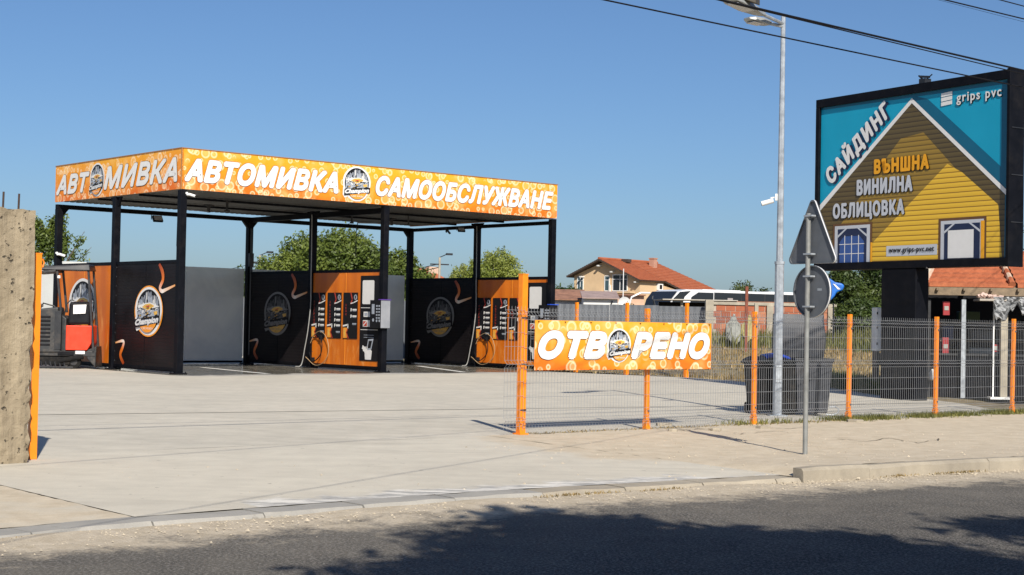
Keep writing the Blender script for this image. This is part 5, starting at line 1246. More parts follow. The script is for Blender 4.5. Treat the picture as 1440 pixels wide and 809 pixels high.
for x0, x1, z0, z1, mi, lb in goods:
    o = MB().box(x0, x1, 1.05, 1.4, z0+.003, z1).build('goods_box', goods_m[mi], None, .012); o.location = ko; o.rotation_euler = (0, 0, KR); tag(o, lb, 'box', 'goods on the kiosk shelves')
for x, z0, z1, lb in ((.56, 1.95, 2.28, 'small red panel hanging high inside the kiosk'), (.55, 1.0, 1.42, 'tall red canister on the kiosk counter'), (1.72, 1.1, 1.28, 'small red and white packet beside the kiosk pole')):
    o = MB().box(x-.075, x+.075, -.02, .12, z0, z1).box(x-.05, x+.05, -.03, -.02, (z0+z1)/2-.05, (z0+z1)/2+.05, 1).build('red_can', [goods_m[2], goods_m[4]], None, .01); o.location = ko; o.rotation_euler = (0, 0, KR); tag(o, lb, 'can')
# crumpled plastic sheet hung over the eave
mb = MB(); n = len(mb.v); NX_, NZ_ = 28, 12
for j in range(NZ_+1):
    for i in range(NX_+1):
        x = 1.56+1.5*i/NX_; z = EZ-.22-(.40+.16*math.sin(i*.5)+.07*math.sin(i*1.7))*j/NZ_; y = -.46+.055*math.sin(i*1.1+j*.9)+.04*math.sin(i*2.3-j*1.7)+random.uniform(-.025, .025)
        mb.v.append((x, y, z))
for j in range(NZ_):
    for i in range(NX_): a = n+j*(NX_+1)+i; mb.f.append((a, a+1, a+NX_+2, a+NX_+1)); mb.m.append(0)
pf, _nt, _b = newmat('clear_plastic_film'); _b.inputs['Base Color'].default_value = (.33, .34, .35, 1); _b.inputs['Roughness'].default_value = .3; bump(_nt, _b, noise(_nt, coord(_nt), 9, 4), .6, .03)
o = mb.build('plastic_sheet', pf, None, fix=False); o.location = ko; o.rotation_euler = (0, 0, KR); tag(o, 'crumpled clear plastic sheet hanging from the kiosk eave by the grey post', 'plastic sheet')
mb = MB()
for k in range(7): mb.tube([(1.22+k*.08, -.3, EZ-.22), (1.26+k*.08, -.28, EZ-.20+.04*math.sin(k)), (1.34+k*.08, -.3, EZ-.22)], .045+.02*math.sin(k*2), 6)
o = mb.build('cloth_bundle', mat('pinkish_cloth', (.52, .38, .33), .9, 0, .2, 8, .4, 20), None, smooth=True); o.location = ko; o.rotation_euler = (0, 0, KR); o['kind'] = 'stuff'; tag(o, 'pale pinkish bundle lying on the board above the kiosk opening', 'cloth')
o = MB().tube([(.2, -.4, .42), (.2, -.36, .58), (.2, -.4, .66)], [.07, .09, .04], 12).build('light_bag', mat('pale_bag', (.55, .55, .53), .7, 0, .1, 6), None, smooth=True); o.location = ko; o.rotation_euler = (0, 0, KR); tag(o, 'small pale round bundle at the dark kiosk foot left of the fence post', 'bundle')

# ================================================================== RED MACHINE
mo = gp(95, 518); mc = thing('construction_machine', mo, .10, 'compact ride-on construction machine with black hood, red side panel and flat roof', 'machine')
MB().hexa([(-1.45, -.5, .45), (-.12, -.5, .45), (-.12, .5, .45), (-1.45, .5, .45), (-1.45, -.48, 1.62), (-.22, -.48, 1.78), (-.22, .48, 1.78), (-1.45, .48, 1.62)]).build('hood', machine_grey, mc, .05)
for k in range(8): z = .66+k*.115; MB().box(-1.30, -.42, -.515, -.49, z, z+.05).build('louver', black_plastic, mc, .006)
MB().box(-.30, -.12, -.515, -.49, .55, 1.66).build('side_trim', dark_grey_steel, mc, .006)
MB().hexa([(-.12, -.46, .42), (.02, -.5, .42), (.02, .5, .42), (-.12, .46, .42), (-.12, -.46, 1.55), (.02, -.5, 1.45), (.02, .5, 1.45), (-.12, .46, 1.55)]).build('cowl', machine_grey, mc, .03)
MB().prism([(.02, .54), (.62, .54), (.74, .74), (.74, 1.25), (.02, 1.25)], -.52, .5).build('red_panel', red_paint, mc, .02)
MB().hexa([(.04, -.42, 1.28), (.68, -.42, 1.28), (.68, .3, 1.28), (.04, .3, 1.28), (.06, -.36, 1.92), (.64, -.36, 1.92), (.60, .1, 1.95), (.10, .1, 1.95)]).build('seat', black_plastic, mc, .07)
o = MB().quad((.20, -.42, 1.58), (.54, -.42, 1.60), (.56, -.385, 1.86), (.19, -.385, 1.84)).quad((.20, -.415, 1.58), (.19, -.38, 1.84), (.56, -.38, 1.86), (.54, -.415, 1.60)).build('paper_note', paper, mc, fix=False); o.location = (0, -.012, 0)
MB().tube([(-.08, -.3, 1.5), (-.02, -.32, 1.85), (.1, -.33, 1.98), (.2, -.33, 1.97)], .018, 6).tube([(-.95, -.2, 1.6), (-1.0, -.2, 1.85), (-.85, -.2, 1.92), (-.7, -.2, 1.78)], .03, 6).tube([(-.9, .1, 1.6), (-.75, .1, 1.88), (-.45, .1, 1.80), (-.35, .1, 1.7)], .025, 6).build('handle_tube', machine_grey, mc)
MB().hexa([(-.85, -.55, 2.84), (.66, -.55, 2.84), (.66, .55, 2.84), (-.85, .55, 2.84), (-.80, -.5, 2.94), (.62, -.5, 3.02), (.62, .5, 3.02), (-.80, .5, 2.94)]).build('roof', dark_grey_steel, mc, .02)
MB().hexa([(-.86, -.57, 2.72), (-.30, -.57, 2.78), (-.30, .57, 2.78), (-.86, .57, 2.72), (-.86, -.57, 2.79), (-.30, -.57, 2.845), (-.30, .57, 2.845), (-.86, .57, 2.79)]).build('visor', machine_grey, mc, .01)
for a, b in (((-.14, -.44, 1.62), (-.28, -.44, 2.84)), ((.80, -.44, .5), (.60, -.44, 2.84)), ((-.14, .44, 1.62), (-.28, .44, 2.84)), ((.80, .44, .5), (.60, .44, 2.84))): MB().bar(a, b, .085, .06).build('roof_pillar', dark_grey_steel, mc, .006)
MB().box(-.26, -.18, -.50, -.44, 2.60, 2.68).build('work_lamp', white_plastic, mc, .008)
MB().box(-1.45, .86, -.46, .46, .36, .52).build('chassis', machine_grey, mc, .02); MB().box(.30, .56, -.49, -.46, .43, .52).build('number_label', print_white, mc)
MB().box(-.20, .25, -.50, -.46, .40, .50).build('step_plate', black_plastic, mc, .01)
MB().hexa([(.62, -.45, .30), (.86, -.45, .05), (.92, .45, .05), (.62, .45, .30), (.62, -.45, .55), (.88, -.45, .66), (.88, .45, .66), (.62, .45, .55)]).build('rear_plate', machine_grey, mc, .02)
for x in (-1.15, .25): wl = MB().disc((x, -.36, .20), .20, (0, 1, 0), .16, 22).build('wheel', rubber, mc, .02); MB().disc((x, -.44, .20), .10, (0, 1, 0), .02, 14).build('hub', dark_grey_steel, wl)
MB().tube([(-.15, -.48, .22), (.2, -.5, .30), (.52, -.48, .36)], .075, 10).build('ram', rubber, mc, smooth=True)
for k in range(7): MB().bar((-.75+k*.13, -.56, .02), (-.80+k*.13, -.5, .20), .04, .03).build('blade', dark_grey_steel, mc)
MB().box(-1.05, .25, -.58, -.54, .02, .07).build('blade_bar', dark_grey_steel, mc, .006); MB().box(-1.4, .15, -.5, .4, .10, .34).build('broom_housing', rubber, mc, .03)

# ================================================================== REAR FENCE AND WALLS
E = [Vector((-3.2, 55.4, 0)), Vector((1.25, 50.1, 0)), Vector((3.72, 48.6, 0)), Vector((5.43, 47.05, 0)), Vector((6.32, 46.3, 0))]
rf = thing('rear_fence', (0, 0, 0), 0, 'low wire mesh fence with thin orange posts along the far edge of the concrete', 'fence')
RP = fence_panel(2.5, 2.08, .06, .10, .004)
for a, b in zip(E[1:], E[2:]+[]):
    d = b-a; add('wire_panel', RP, rf, a, (0, 0, math.atan2(d.y, d.x)), (d.length/2.5, 1, 1))['kind'] = 'stuff'
for p, h in ((at(810, 500, 50.0), 2.3), (at(881, 500, 48.5), 2.3), (at(965, 500, 47.0), 2.3)): add('post', PM, rf, (p.x, p.y, 0), (0, 0, .6), (1.35, 1.35, 1.22))
def far_wall(a, b, z0, z1, th, m, name, lb, cat, coping=None, parts=0):
    a, b = Vector(a), Vector(b); d = b-a; t = thing(name, a, math.atan2(d.y, d.x), lb, cat); L = d.length
    return t, L
t, L = far_wall((-34, 64, 0), (8.0, 62.0, 0), 0, 2.3, .05, cor_grey, 'sheet_fence', 'long grey corrugated sheet fence behind the wash bays and the mesh fence', 'fence')
mb = MB(); k = 0; x = 0
cells = []
while x < L-1.5:
    w_ = 2.0
    mb = MB(); n = 16
    for i in range(n):
        x0 = w_*i/n; x1 = w_*(i+1)/n; ya, yb = (0, .03) if i % 2 == 0 else (.03, 0)
        mb.quad((x0, ya, 0), (x1, yb, 0), (x1, yb, 2.36), (x0, ya, 2.36))
    if not cells: cells.append(mb.mesh('sheet', cor_grey))
    add('sheet', cells[0], t, (x+.005, 0, random.uniform(-.02, .02)+.0), (0, 0, 0), (.995, 1, 1)); x += w_
wp = at(1001, 425, 61.5); t = MB().box(-.16, .16, -.16, .16, -.2, 2.62).build('wall_post', concrete_post, None, .01); t.location = (wp.x-.1, wp.y, 0); tag(t, 'squat concrete post where the grey sheet fence meets the brick wall', 'post')
# red hollow brick wall: courses of single bricks
bwl = thing('brick_wall', (8.25, 62.0, 0), math.atan2(1.2, 14), 'rough red hollow-brick garden wall with a pale coping behind the weeds', 'wall')
BM_ = [MB().box(0, .375, 0, .16, 0, .225).mesh('brick', brick_mat('brick_%s' % n_, 1, a_, b_)) for n_, a_, b_ in (('red', (.40, .125, .06), (.30, .09, .045)), ('pale', (.46, .20, .11), (.34, .14, .08)), ('dark', (.30, .095, .05), (.22, .07, .04)))]
WL = 4.8
for r in range(6):
    x = (r % 2)*.2-.2
    while x < WL:
        if not (r == 5 and random.random() < .04): add('brick', random.choice([BM_[0], BM_[0], BM_[1], BM_[2]]), bwl, (x+.005, random.uniform(-.012, .012), .98+r*.245), (0, random.uniform(-.01, .01), 0))
        x += .40
MB().box(-.2, WL+.1, .02, .15, -.1, 2.43).build('mortar_core', mat('mortar', (.42, .36, .29), .95, 0, .15, 5, .3, 20), bwl)
MB().box(-.25, WL+.15, -.05, .22, 2.44, 2.56).build('coping', concrete_post, bwl, .01)
for x in (2.2, 4.72): MB().box(x-.14, x+.14, -.10, .2, .3, 2.45).build('pier', concrete_post, bwl, .01)
# clothed stakes
def stake(px, lb, m, dress=True, h=1.95):
    p = at(px, 470, 57); z0 = hfield(p.x, p.y); t = thing('scarecrow', (p.x, p.y, z0-.1), .1, lb, 'scarecrow'); t.scale = (.62, .62, .72)
    MB().tube([(0, 0, 0), (.02, 0, h)], .025, 6).build('stake', wood_m, t); MB().tube([(-.38, 0, h*.78), (.38, 0, h*.82)], .018, 6).build('cross_stick', wood_m, t)
    mb = MB(); n = 0; K = 16; rows_ = 8
    for j in range(rows_+1):
        tt_ = j/rows_; rx = .16+.30*tt_*(1.1 if dress else .7); z = h*.95-1.25*tt_*(1 if dress else .8)
        for k in range(K):
            a = 2*PI*k/K; rr = 1+.38*math.sin(a*4+j*.6)*tt_+random.uniform(-.15, .15)*tt_; mb.v.append((rx*math.cos(a)*rr+(.06*tt_ if dress else -.1*tt_), .6*rx*math.sin(a)*rr, z+random.uniform(-.05, .05)-(.30*math.sin(a*3) if j == rows_ else 0)))
    for j in range(rows_):
        for k in range(K): mb.f.append((j*K+k, j*K+(k+1) % K, (j+1)*K+(k+1) % K, (j+1)*K+k)); mb.m.append(0)
    mb.f.append(tuple(range(K))); mb.m.append(0)
    mb.build('garment', m, t, fix=False); MB().tube([(0, 0, h*.93), (.03, 0, h*.99), (.05, 0, h*1.03)], [.05, .09, .04], 7).build('knot', m, t)
    for s_ in (-1, 1): MB().tube([(s_*.12, 0, h*.84), (s_*.38, .02, h*.74), (s_*.44, .02, h*.5)], [.09, .08, .06], 8).build('sleeve', m, t)
    return t
stake(1031, 'scarecrow in a pale greyish coat standing by the brick wall', cloth_white); stake(1053, 'scarecrow in a yellowish rag just right of the pale one', cloth_yellow, False, 1.9)
p = at(1049, 480, 55); o = MB().box(-.05, .05, -.05, .05, -.1, 2.65).build('iron_stake', mat('rusty_red_iron', (.20, .06, .035), .8, .1, .3, 8), None); o.location = (p.x, p.y, hfield(p.x, p.y)-.3); tag(o, 'rusty red-brown iron stake rising above the brick wall beside the scarecrows', 'stake')
p = at(1063, 480, 60); o = MB().box(-.07, .07, -.07, .07, -.1, 1.9).build('pale_stake', concrete_post, None); o.location = (p.x, p.y, .6); tag(o, 'slim pale concrete stake in front of the brick wall', 'stake')
# open lean-to with flat roof behind the wall
lt = thing('lean_to', (6.5, 67.5, .02), .06, 'low open lean-to with a thin bleached flat roof behind the walls', 'lean-to')
MB().box(0, 3.3, -.8, 1.8, 2.66, 2.70).build('roof_sheet', mat('bleached_sheet', (.45, .42, .36), .8, 0, .2, 2), lt); MB().box(3.2, 6.1, -.6, 1.6, 2.60, 2.66).build('roof_sheet', rust_m, lt)
MB().box(.2, 6.0, 1.6, 1.75, 0, 2.6).build('back_wall', black_plastic, lt)
for x in (.9, 3.2, 4.6, 5.9): MB().box(x-.05, x+.05, -.5, -.4, 0, 2.66).build('post', concrete_post, lt)

# ================================================================== HOUSES AND COACH
hg = Vector((.777, -.629, 0)); hr = Vector((.629, .777, 0))
O = at(798, 455, 150); O.z = 0
hs_ = thing('house', O, math.atan2(hg.y, hg.x), 'yellow rendered house with a big red tiled gable roof beyond the coach', 'house')
# local x = gable direction (0..8.4), y = into depth (0..9.5)
zL, zA, zR = 6.15, 7.70, 5.75
MB().poly([(.35, .5, 0), (8.1, .5, 0), (8.1, .5, 5.85), (3.75, .5, 7.5), (.35, .5, 6.2)]).quad((8.1, .5, 0), (8.1, 9.6, 0), (8.1, 9.6, 5.7), (8.1, .5, 5.7)).quad((.35, .5, 0), (.35, .5, 6.1), (.35, 9.6, 6.1), (.35, 9.6, 0)).poly([(.35, 9.6, 0), (.35, 9.6, 6.2), (3.75, 9.6, 7.5), (8.1, 9.6, 5.85), (8.1, 9.6, 0)]).quad((8.1, 4.2, 0), (9.9, 4.2, 0), (9.9, 4.2, 4.9), (8.1, 4.2, 5.4)).quad((9.9, 4.2, 0), (9.9, 11, 0), (9.9, 11, 4.9), (9.9, 4.2, 4.9)).build('wall', render_m, hs_, fix=False)
def slope(pts, nm='roof'):
    """tiled slope with courses; pts eaveA, eaveB, ridgeB, ridgeA"""
    a, b, c, d = [Vector(p) for p in pts]; mb = MB(); n = 16
    nn = (b-a).cross(d-a).normalized(); nn = nn if nn.z > 0 else -nn
    for k in range(n):
        t0, t1 = k/n, (k+1.1)/n; t1 = min(1, t1)
        p0, p1, p2, p3 = a.lerp(d, t0)+nn*.09, b.lerp(c, t0)+nn*.09, b.lerp(c, t1)+nn*.03, a.lerp(d, t1)+nn*.03
        mb.quad(p0, p1, p2, p3); mb.quad(a.lerp(d, t0), b.lerp(c, t0), p1, p0)
    mb.quad(a-nn*.1, b-nn*.1, c-nn*.1, d-nn*.1, 1); mb.quad(a-nn*.1, a+nn*.06, d+nn*.06, d-nn*.1, 1); mb.quad(a-nn*.1, a+nn*.06, b+nn*.06, b-nn*.1, 1); mb.quad(b-nn*.1, b+nn*.06, c+nn*.06, c-nn*.1, 1)
    return mb.build(nm, [tile_m, wood_dark], hs_, fix=False)
wood_dark = mat('dark_eaves', (.06, .04, .03), .7, 0, .2, 4)
r1 = slope([(-.1, -.2, zL-.05), (-.1, 9.9, zL-.05), (3.75, 9.9, zA+.05), (3.75, -.2, zA+.05)])
r2 = slope([(8.5, -.2, zR-.02), (8.5, 4.3, zR-.02), (3.75, 4.3, zA+.05), (3.75, -.2, zA+.05)])
r3 = slope([(10.3, 4.3, 4.95), (10.3, 11.2, 4.95), (3.75, 9.9, zA+.05), (3.75, 4.3, zA+.05)])
MB().tube([(3.75, -.2, zA+.14), (3.75, 9.9, zA+.14)], .13, 8).build('ridge_cap', tile_m, hs_)
MB().box(4.6, 5.15, 7.2, 7.8, 6.9, 8.15).box(4.55, 5.2, 7.15, 7.85, 8.1, 8.2).build('chimney', brick_mat('chimney_brick', 1, (.48, .27, .19), (.38, .2, .14)), r3)
MB().box(3.9, 4.6, 3.4, 4.1, 7.6, 7.92).build('roof_vent', wood_dark, r1)
def hwin(x0, x1, z0, z1, frame=white_plastic, glass=glass_blue, mull=1):
    o = MB().box(x0, x1, .44, .52, z0, z0+.07).box(x0, x1, .44, .52, z1-.07, z1).box(x0, x0+.07, .44, .52, z0, z1).box(x1-.07, x1, .44, .52, z0, z1)
    for k in range(mull): xx = x0+(x1-x0)*(k+1)/(mull+1); o.box(xx-.03, xx+.03, .445, .515, z0, z1)
    o.box(x0, x1, .445, .515, z0+(z1-z0)*.7, z0+(z1-z0)*.7+.05)
    w_ = o.build('window', frame, hs_); MB().box(x0+.05, x1-.05, .47, .49, z0+.05, z1-.05).build('pane', glass, w_); return w_
hwin(.75, 1.5, 4.75, 6.1); hwin(4.0, 4.6, 4.7, 6.2, mull=0); hwin(4.95, 6.7, 4.7, 6.3, glass=glass_dark, mull=1)
MB().box(3.6, 7.6, -.35, .42, 4.5, 4.65).build('balcony_slab', render_m, hs_); MB().box(4.62, 4.78, .3, .5, 4.65, 5.3).build('balcony_cabinet', white_render, hs_)
for x, z in ((1.5, 6.15), (3.55, 7.2), (5.1, 6.6), (7.9, 5.62)): MB().box(x-.1, x+.1, -.1, .5, z-.12, z).build('purlin_end', white_render, hs_)
MB().box(8.12, 8.35, 3.3, 4.1, 4.9, 5.5).box(8.33, 8.37, 3.5, 3.9, 5.0, 5.4, 1).build('air_conditioner', [white_plastic, black_plastic], hs_)
# sheds in front of it
def shed(px0, px1, Y, ztop, zroof, dep, wall_m, roof_m, lb, rz=0.0):
    a = at(px0, 455, Y); b = at(px1, 455, Y); t = thing('shed', (a.x, a.y, 0), rz, lb, 'shed'); L = b.x-a.x
    MB().box(0, L, 0, dep, 0, ztop).build('wall', wall_m, t)
    o = MB().hexa([(-.1, -.3, ztop), (L+.1, -.3, ztop), (L+.1, dep+.2, zroof-.06), (-.1, dep+.2, zroof-.06), (-.1, -.3, ztop+.07), (L+.1, -.3, ztop+.07), (L+.1, dep+.2, zroof), (-.1, dep+.2, zroof)]); o.build('roof', roof_m, t)
    return t
shed(772, 822, 96, 3.0, 3.75, 3.0, grey_render, rust_m, 'grey shed with a rusty sheet roof beside the canopy right post')
shed(690, 773, 97, 2.95, 3.65, 3.0, grey_render, rust_m, 'long low grey shed with rusty roof mostly hidden behind the right bay')
t = shed(820, 868, 93, 3.08, 3.6, 2.5, white_render, mat('weathered_pink_roof', (.30, .22, .20), .85, 0, .2, 2), 'white walled shed with a faded pinkish roof in front of the house')
MB().bar((1.62, -.02, 2.62), (1.74, -.02, 2.95), .08).build('slot', black_plastic, t)
t = shed(856, 905, 100, 3.45, 3.5, 2.0, mat('peach_wall', (.55, .36, .25), .85), rust_m, 'low peach coloured wall of an outbuilding under the house balcony')
p = at(876, 430, 88); o = MB().tube([(0, 0, 0), (0, 0, 4.75)], .035, 6, r1=.025).build('white_mast', white_plastic); o.location = (p.x, p.y, 0); tag(o, 'thin white mast standing in front of the yellow house', 'mast')
p = at(878, 427, 86); t = thing('satellite_dish', p, .3, 'round white satellite dish above the sheet fence in front of the house', 'dish')
mb = MB(); n = 16
for j in range(4):
    for k in range(n): r_ = .38*(j+.001)/3; mb.v.append((r_*math.cos(2*PI*k/n), .1-(r_/.38)**2*.12, r_*math.sin(2*PI*k/n)))
for j in range(3):
    for k in range(n): mb.f.append((j*n+k, j*n+(k+1) % n, (j+1)*n+(k+1) % n, (j+1)*n+k)); mb.m.append(0)
mb.build('reflector', white_plastic, t, smooth=True); MB().tube([(0, .1, 0), (0, .2, -.4), (0, .2, -2.8)], .03, 6).bar((0, .05, -.3), (0, -.3, -.05), .02).build('mast', galv, t)
# coach
ca = math.atan2(5, 8.96); co = Vector((8.2, 81.4, 0)); ch_ = thing('coach', co, ca, 'white coach with dark windows parked behind the brick wall, only its upper half showing', 'coach')
CL, CWd = 11.6, 2.5
prof = [(0.0, .45), (.0, 1.6), (.12, 2.2), (.38, 2.95), (.75, 3.36), (1.3, 3.50), (CL-.2, 3.50), (CL, 3.3), (CL, .45)]
mb = MB(); mb.prism(prof, 0, CWd); mb.build('body', bus_white, ch_, .06)
MB().prism([(.22, 2.50), (.45, 3.0), (.85, 3.36), (1.55, 3.42), (1.15, 3.1), (.95, 2.5), (1.0, 1.7), (.06, 1.7)], -.012, .05).build('cab_side_window', glass_dark, ch_)
MB().quad((-.03, .08, 1.3), (-.03, 2.42, 1.3), (.08, 2.42, 2.2), (.08, .08, 2.2)).quad((.08, .08, 2.2), (.08, 2.42, 2.2), (.34, 2.42, 2.96), (.34, .08, 2.96)).quad((.34, .08, 2.96), (.34, 2.42, 2.96), (.72, 2.42, 3.39), (.72, .08, 3.39)).build('windscreen', glass_dark, ch_, fix=False)
x = 1.9; ws = [(1.35, 3.05), (3.18, 4.9), (5.0, 6.5), (6.6, 8.1), (8.2, 9.7), (9.8, 11.2)]
for i, (a, b) in enumerate(ws):
    if i == 0: MB().prism([(1.35, 2.1), (b, 2.1), (b, 3.36), (2.05, 3.36), (1.6, 3.1)], -.012, .05).build('window', glass_dark, ch_)
    else: MB().box(a, b, -.012, .05, 2.12, 3.36).build('window', glass_dark, ch_)
MB().box(3.1, 11.3, -.006, .04, 2.0, 3.38).build('window_surround', bus_dark, ch_)
for a in (4.0, 7.2, 10.2): MB().box(a, a+.35, -.018, -.012, 2.3, 3.1).build('curtain', mat('coach_curtain', (.30, .27, .27), .8), ch_)
MB().tube([(.5, 2.3, 3.3), (.0, 2.45, 3.3), (-.5, 2.6, 3.05), (-.62, 2.65, 2.6), (-.6, 2.65, 2.35)], .05, 8).build('mirror_arm', bus_white, ch_, smooth=True)
MB().box(-.72, -.46, 2.5, 2.75, 1.75, 2.4).build('mirror', bus_dark, ch_, .05)
MB().box(3.0, 5.6, .9, 2.0, 3.5, 3.56).build('roof_unit', bus_white, ch_, .05); MB().box(7.5, 9.3, .9, 2.0, 3.5, 3.55).build('roof_unit', bus_white, ch_, .04)
for a in (2.4, 8.9): wl = MB().disc((a, .1, .5), .5, (0, 1, 0), .3, 24).build('wheel', rubber, ch_); MB().disc((a, -.06, .5), .26, (0, 1, 0), .02, 16).build('rim', galv, wl)
p = at(47, 440, 57); wc = thing('cabin', (p.x, p.y, 0), 0, 'pale grey-white cabin wall behind the red machine at the far left', 'cabin')
MB().box(0, .86, 0, 2.4, 0, 3.15).build('wall', mat('cabin_wall', (.40, .41, .40), .85, 0, .1, 1, .1, 20, .2), wc, .01); MB().box(-.04, .92, -.06, 2.46, 3.15, 3.25).build('roof', grey_render, wc); MB().box(.03, .10, -.02, .0, .0, 3.1).box(.76, .83, -.02, 0, 0, 3.1).build('corner_trim', grey_render, wc)
# red roofed house far behind the bays
p = at(588, 400, 170); rh = thing('house', (p.x, p.y, 0), .5, 'distant red hipped roof with a stub chimney seen through the right wash bay', 'house')
MB().box(-3.5, 3.5, -3, 3, 0, 5.2).build('wall', render_m, rh)
MB().poly([(-4, -3.4, 5.1), (4, -3.4, 5.1), (1.2, 0, 7.3), (-1.2, 0, 7.3)]).poly([(4, -3.4, 5.1), (4, 3.4, 5.1), (1.2, 0, 7.3)]).poly([(4, 3.4, 5.1), (-4, 3.4, 5.1), (-1.2, 0, 7.3), (1.2, 0, 7.3)]).poly([(-4, 3.4, 5.1), (-4, -3.4, 5.1), (-1.2, 0, 7.3)]).build('roof', tile_m, rh, fix=False)
MB().box(.9, 2.1, -.8, 0, 6.4, 7.5).build('chimney', tile_pale, rh)
# utility poles far away
def upole(px, Y, h, lb, arms=True):
    p = at(px, 430, Y); t = thing('utility_pole', (p.x, p.y, 0), .4, lb, 'utility pole')
    MB().tube([(0, 0, 0), (0, 0, h)], .12, 8, r1=.08).build('pole', concrete_post, t)
    MB().bar((-.7, 0, h-.5), (.7, 0, h-.5), .09).build('crossarm', dark_grey_steel, t); MB().bar((0, 0, h), (.55, 0, h+.25), .06).build('lamp_arm', dark_grey_steel, t); MB().box(.5, .95, -.12, .12, h+.18, h+.32).build('lamp_head', dark_grey_steel, t)
    return p, h
pA, hA = upole(617, 110, 6.1, 'pale concrete utility pole with a lamp arm seen through the right wash bay')
pB, hB = upole(364, 110, 6.0, 'pale utility pole with a lamp arm seen behind the rear middle post')
for dz in (0, -.25):
    a = Vector((pA.x, pA.y, hA-.45+dz)); b = Vector((pA.x-9, pA.y+2, hA-1.6+dz)); cable(a, b, .3, .03, ('upper' if dz == 0 else 'lower')+' far cable running left from the utility pole behind the right bay')
    a = Vector((pB.x, pB.y, hB-.45+dz)); b = Vector((pB.x-9, pB.y+2, hB-1.8+dz)); cable(a, b, .3, .02, ('upper' if dz == 0 else 'lower')+' far cable running left from the pole behind the left bay')
# bright blue sheet behind the round sign
p = at(1176, 416, 58)
bs = thing('blue_tarpaulin', (p.x, p.y, .33), 0, 'bright blue tarpaulin with a white stripe draped over a frame beside the round sign', 'tarpaulin')
mb = MB(); n = 0; P0 = [(-.75, 3.38), (-.2, 3.25), (.15, 3.05), (.60, 2.98), (.72, 2.85), (.60, 2.62), (.25, 2.52), (.12, 2.30), (-.15, 2.05), (-.45, 1.75), (-.8, 1.6), (-.9, 2.5)]
mb.prism([(-.18+a*.62, 2.42+(b-2.4)*.72+.1) for a, b in P0], -.25, .25); o = mb.build('sheet', mat('blue_tarp', (.01, .13, .50), .5, 0, .25, 4, .4, 9), bs, .06)
MB().poly([(-.20, -.27, 2.93), (-.1, -.27, 2.90), (.10, -.27, 2.72), (.0, -.27, 2.71)]).build('stripe', print_white, bs, fix=False)
MB().tube([(-.5, 0, -.4), (-.5, 0, 2.2)], .04, 6).tube([(-.1, 0, -.4), (-.1, 0, 2.2)], .03, 6).build('frame', dark_grey_steel, bs)

# ================================================================== TREES
def leaves(name, blobs, n, size, mat_, parent, up=.25, shell=.55, clump=0):
    """blobs: (x,y,z,rx,ry,rz). Leaves sit in small sprays spread through the blobs' volume"""
    B = np.array(blobs, float); vol = (B[:, 3]*B[:, 4]*B[:, 5])**(2/3); pick = RNG.choice(len(B), n//6, p=vol/vol.sum())
    d = RNG.normal(size=(n//6, 3)); d /= np.linalg.norm(d, axis=1)[:, None]
    r = shell+(1-shell)*RNG.random(n//6)**.6; r *= 1+.13*np.sin(d[:, 0]*7+pick)*np.sin(d[:, 1]*6+d[:, 2]*5+pick*2)
    c = B[pick, :3]+d*B[pick, 3:]*r[:, None]
    c = np.repeat(c, 6, axis=0)+RNG.normal(size=(len(c)*6, 3))*size*1.1; m = len(c); dd = np.repeat(d, 6, axis=0)
    nrm = dd*.8+RNG.normal(size=(m, 3))*.7+np.array([0, 0, up]); nrm /= np.linalg.norm(nrm, axis=1)[:, None]
    t = np.cross(nrm, RNG.normal(size=(m, 3))); t /= np.linalg.norm(t, axis=1)[:, None]; b = np.cross(nrm, t)
    s = size*RNG.uniform(.6, 1.3, m)[:, None]
    V = np.stack([c-t*s*.9, c-b*s*.42+t*s*.05, c+t*s, c+b*s*.42+t*s*.05], 1).reshape(-1, 3)
    me = bpy.data.meshes.new(name); me.vertices.add(m*4); me.vertices.foreach_set('co', V.ravel().astype(np.float32))
    me.loops.add(m*4); me.loops.foreach_set('vertex_index', np.arange(m*4, dtype=np.int32)); me.polygons.add(m); me.polygons.foreach_set('loop_start', (np.arange(m)*4).astype(np.int32))
    try: me.polygons.foreach_set('loop_total', np.full(m, 4, dtype=np.int32))
    except Exception: pass
    tone = np.repeat(np.repeat(RNG.uniform(0, 1, n//6), 6)*.6+RNG.uniform(0, .4, m), 4)
    a = me.attributes.new('tone', 'FLOAT', 'POINT'); a.data.foreach_set('value', tone.astype(np.float32))
    me.materials.append(mat_); me.update(calc_edges=True)
    o = bpy.data.objects.new(name, me); C.objects.link(o); o.parent = parent; return o
def limb_set(blobs, base, parent, r0):
    mb = MB(); b0 = Vector((0, 0, 0)); split = Vector((0, 0, base))
    mb.tube([b0, (0.05, 0, base*.5), split], [r0, r0*.85, r0*.7], 9)
    for (x, y, z, rx, ry, rz) in blobs:
        e = Vector((x, y, z+rz*.3)); mid = split.lerp(e, .5)+Vector((random.uniform(-.2, .2), random.uniform(-.2, .2), .15))
        mb.tube([split-Vector((0, 0, .1)), mid, e], [r0*.42, r0*.25, r0*.06], 6)
    mb.build('trunk', bark, parent, smooth=True)
